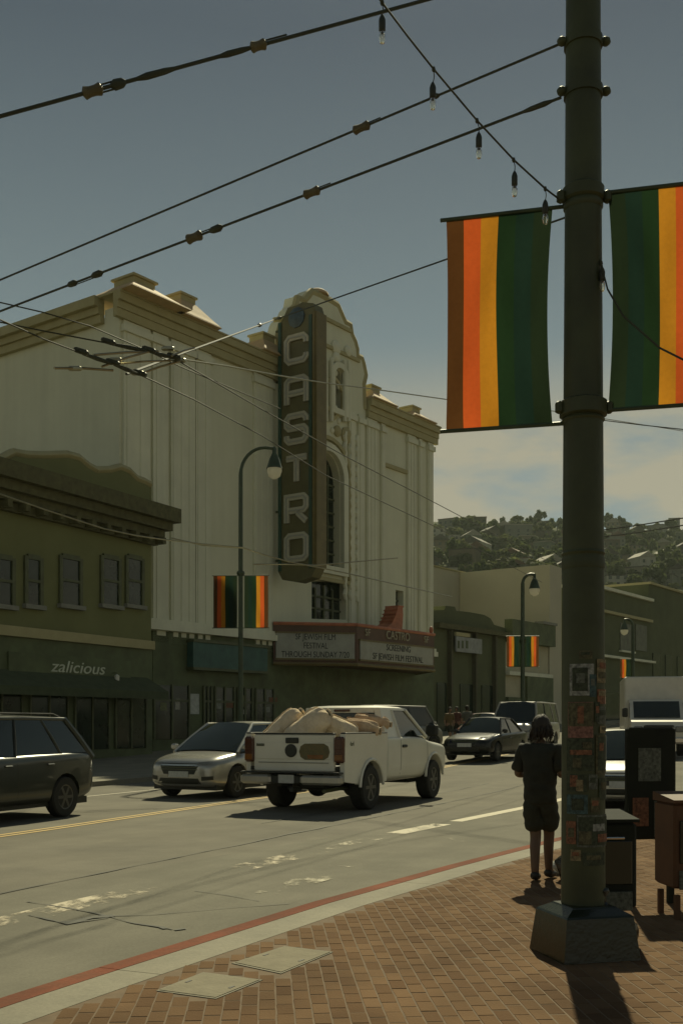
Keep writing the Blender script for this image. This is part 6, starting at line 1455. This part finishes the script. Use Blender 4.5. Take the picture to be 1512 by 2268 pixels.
    if detail:                                              # loose strands to the nape
        rg3 = random.Random(4); tf = MB()
        for _ in range(150):
            b = rg3.uniform(-.5, pi + .5); e0 = rg3.uniform(-.35, .9); r0 = math.sqrt(1 - e0 * e0); d_ = Vector((cos(b), sin(b), 0))
            p0 = hc + v(cos(b) * r0 * .088, sin(b) * r0 * .104 + .008, e0 * .118); L_ = rg3.uniform(.07, .15) * k
            p1 = p0 + d_ * .016 * k - Z * L_ * .5 + Vector((rg3.gauss(0, .008), rg3.gauss(0, .008), 0)); p2 = p1 - d_ * .006 * k - Z * L_ * .5 + Vector((rg3.gauss(0, .014), rg3.gauss(0, .014), 0))
            p2.z = max(p2.z, hc.z - .155 * k)
            tf.tube([p0, p1, p2], [.010 * k, .008 * k, .002 * k], 4)
        tf.build('hair_strands', M_hair, t, world=False, smooth='all', kind='stuff')
    # clothes
    c_ = lambda n_, f: (J[n_], tuple(q * k * f for q in (rad[n_] if isinstance(rad[n_], tuple) else (rad[n_],) * 2)))
    sp = [(v(0, .005, .74), (.150 * k * wd, .118 * k * wd)), (v(0, .005, .84), (.152 * k * wd, .12 * k * wd)), (J['sp1'], (.148 * k * wd, .12 * k * wd)), (J['sp2'], (.152 * k * wd, .122 * k * wd)), (J['ch'], (.152 * k * wd, .116 * k * wd)), (v(0, -.002, 1.372), (.060 * k, .056 * k)), (J['shL'], .080 * k * wd), (J['shL'].lerp(J['elL'], .55), .072 * k * wd), (J['shL'].lerp(J['elL'], .92), .068 * k * wd), (J['shR'], .080 * k * wd), (J['shR'].lerp(J['elR'], .55), .072 * k * wd), (J['shR'].lerp(J['elR'], .92), .068 * k * wd)]
    skin('shirt', sp, [(0, 1), (1, 2), (2, 3), (3, 4), (4, 5), (4, 6), (6, 7), (7, 8), (4, 9), (9, 10), (10, 11)], shirt, t, 3 if detail else 1)
    if detail: crease(t.children[-1], .016, 1)
    sp = [(v(0, .0, .96), (.135 * k * wd, .110 * k * wd)), (J['pel'], (.146 * k * wd, .116 * k * wd)), (J['hipL'], .108 * k * wd), (J['hipL'].lerp(J['knL'], .5), .100 * k * wd), (J['hipL'].lerp(J['knL'], .93), .092 * k * wd), (J['hipR'], .108 * k * wd), (J['hipR'].lerp(J['knR'], .5), .100 * k * wd), (J['hipR'].lerp(J['knR'], .93), .092 * k * wd)]
    skin('shorts', sp, [(0, 1), (1, 2), (2, 3), (3, 4), (1, 5), (5, 6), (6, 7)], shorts, t, 3 if detail else 1, root=1)
    if detail: crease(t.children[-1], .014, 2)
    for s in 'LR':
        a_, f_ = J['an' + s], J['ft' + s]; d = (f_ - a_); d.z = 0; d.normalize()
        skin('shoe', [(v(0, 0, 0) + Vector((a_.x, a_.y, .10 * k)), (.05 * k, .05 * k)), (Vector((a_.x, a_.y, .05 * k)) - d * .025 * k, (.050 * k, .046 * k)), (Vector((a_.x, a_.y, .045 * k)) + d * .08 * k, (.050 * k, .042 * k)), (Vector((a_.x, a_.y, .038 * k)) + d * .155 * k, (.044 * k, .034 * k))], [(0, 1), (1, 2), (2, 3)], M_shoe, t, 2)
        if detail:
            dr = (J['wr' + s] - J['el' + s]).normalized(); hand(t, J['wr' + s], dr, (0, 0, -1) if pose != 'phone' else (-.5 if s == 'L' else .5, 0, .6), 1 if s == 'L' else -1, sm, k)
    if pose == 'phone':
        q = J['wrL'].lerp(J['wrR'], .5) + v(0, -.12, .05); MB().rbox(q, (.075 * k, .012, .15 * k), .004, Matrix.Rotation(R(-35), 3, 'X')).build('phone', M_phone, t, world=False)
    return t
pf = G(1196, 1952, KH); person((pf.x, pf.y, KH), R(180 - 28), 'person seen from behind in black shirt and shorts standing by the big pole', 1.57, 1.2)
M_skin2 = mat('skin_far', (.25, .15, .09), .6)
for k, (px, Y, c_, lb, hh) in enumerate(((995, 50, (.13, .09, .035), 'distant person in tan shirt on the far pavement near the marquee', 1.66), (1034, 52, (.10, .10, .08), 'distant person in grey shirt on the far pavement by the corner shop', 1.7), (1012, 54, (.10, .04, .03), 'distant person in dark red shirt between two others on the far pavement', 1.62))):
    q = P(px, 1600, Y); person((q.x, q.y, gz(q.x, q.y) + KH), R(20 + 150 * k), lb, hh, 1.0, mat('shirt_%d' % k if False else ('shirt_tan', 'shirt_grey', 'shirt_red')[k], c_, .9), False, 'down', None, None, M_skin2)

# ------------------------------------------------------------------ things standing round the big pole
M_rack = mat('rack_black_paint', (.010, .013, .007), .95, scale=5, var=.35, bump=.15)
M_orange = mat('rack_orange_paint', (.085, .036, .012), .7, scale=4, var=.2)
def news_rack(x, y, w, d, h, m, label, rz=0.0):
    t = empty('news_rack', (x, y, KH), rz, label, 'newspaper box', 'newspaper boxes')
    MB().rbox((0, 0, h * .56 + .06), (w, d, h * .72), .02).build('cabinet', m, t, world=False)
    MB().prism([(-w / 2 - .01, -d / 2 - .02, h * .92 + .063), (-w / 2 - .01, d / 2, h * .92 + .063), (-w / 2 - .01, d / 2, h + .06), (-w / 2 - .01, -d / 2 - .02, h * .95 + .06)], (w + .02, 0, 0)).build('hood', m, t, world=False)
    MB().rbox((0, -d / 2 - .008, h * .66), (w * .78, .012, h * .36), .004).build('door_window', M_cglass, t, world=False)
    MB().rbox((0, -d / 2 - .008, h * .34), (w * .8, .012, h * .16), .004).build('label_panel', PAP['slate'], t, world=False)
    MB().tube([(-w * .2, -d / 2 - .01, h * .87), (-w * .2, -d / 2 - .05, h * .87), (w * .2, -d / 2 - .05, h * .87), (w * .2, -d / 2 - .01, h * .87)], .009, 6).build('handle', M_chrome, t, world=False)
    for a in (-1, 1):
        for b in (-1, 1): MB().box((a * (w / 2 - .04), b * (d / 2 - .04), h * .105), (.04, .04, h * .21 - .001)).build('leg', m, t, world=False)
    return t
news_rack(1.86, 7.75, .38, .38, .84, M_rack, 'black newspaper box standing right of the pole base', R(6))
news_rack(2.74, 8.6, .38, .40, .92, M_orange, 'orange newspaper box at the right edge of the photo', R(6))
# a posted board on two legs behind the boxes
t = empty('notice_board', (2.62, 9.2, KH), R(8), 'tall dark notice board with posters right of the pole', 'notice board')
MB().rbox((0, 0, 1.02), (.44, .06, .95), .015).build('panel', M_rack, t, world=False)
for a in (-.18, .18): MB().box((a, .0, .272), (.05, .05, .54)).build('leg', M_rack, t, world=False)
for x, z, w, h_, pp_ in ((-.02, 1.18, .2, .28, 'slate'), (-.1, .78, .14, .24, 'rust'), (.1, .72, .16, .3, 'slate')): MB().box((x, -.033, z), (w, .004, h_)).build('notice', PAP[pp_], t, world=False)
# dark refuse sacks with glossy folds
M_bag = mat('black_plastic_bag', (.012, .014, .010), .25, scale=5, var=.3, bump=.5)
M_bagw = mat('white_plastic_bag', (.42, .42, .36), .35, scale=5, var=.2, bump=.4)
def bag(c, r, m, label, seed, knot=True):
    t = empty('bag', (c[0], c[1], KH), 0, label, 'bag'); rings = []; n = 18
    for j in range(10):
        f = j / 9; rr = r[0] * (.75 + .35 * sin(pi * min(1, f * 1.15))) * (1 if f < .6 else max(.10, 1 - (f - .6) * 2.35)); row = []
        for i in range(n):
            a = 2 * pi * i / n; w = 1 + .22 * noise.noise(Vector((cos(a) * 1.8, sin(a) * 1.8, f * 2 + seed))) + .10 * noise.noise(Vector((cos(a) * 5, sin(a) * 5, f * 3 + seed)))
            row.append((cos(a) * rr * w, sin(a) * rr * w * r[1], f * r[2] + .003))
        rings.append(row)
    MB().loft(rings).build('sack_body', m, t, world=False, smooth='all')
    if knot: MB().lathe([(.02, -.02), (.03, 0), (.02, .02), (.05, .06), (.04, .08)], (0, 0, r[2]), 9).build('knot', m, t, world=False, smooth='all')
    return t
q = G(1246, 1955, KH); bag((q.x + .12, q.y + .1), (.16, 1, .34), M_bag, 'black plastic bag behind the pole at the person feet', 3)
q = G(1238, 1940, KH); bag((q.x - .01, q.y + .1), (.075, .8, .15), M_bagw, 'small crumpled white bag peeking out left of the pole', 5, False)
bag((1.72, 7.15), (.2, .8, .36), M_bag, 'black plastic bag heaped right of the pole pedestal', 8)

# ------------------------------------------------------------------ thin haze added to lift the dark tones between here and the hill
hz_ = MB().box((0, 530, 109), (2200, 1260, 221)).build('haze', bpy.data.materials.new('lifting_haze'), kind='stuff')
hm_ = hz_.data.materials[0]; hm_.use_nodes = True; hn = hm_.node_tree.nodes; hn.remove(hn['Principled BSDF'])
pv = hn.new('ShaderNodeVolumePrincipled'); pv.inputs['Color'].default_value = (.84, .96, .84, 1); pv.inputs['Density'].default_value = .00010; pv.inputs['Anisotropy'].default_value = .2
hm_.node_tree.links.new(pv.outputs[0], hn['Material Output'].inputs['Volume'])
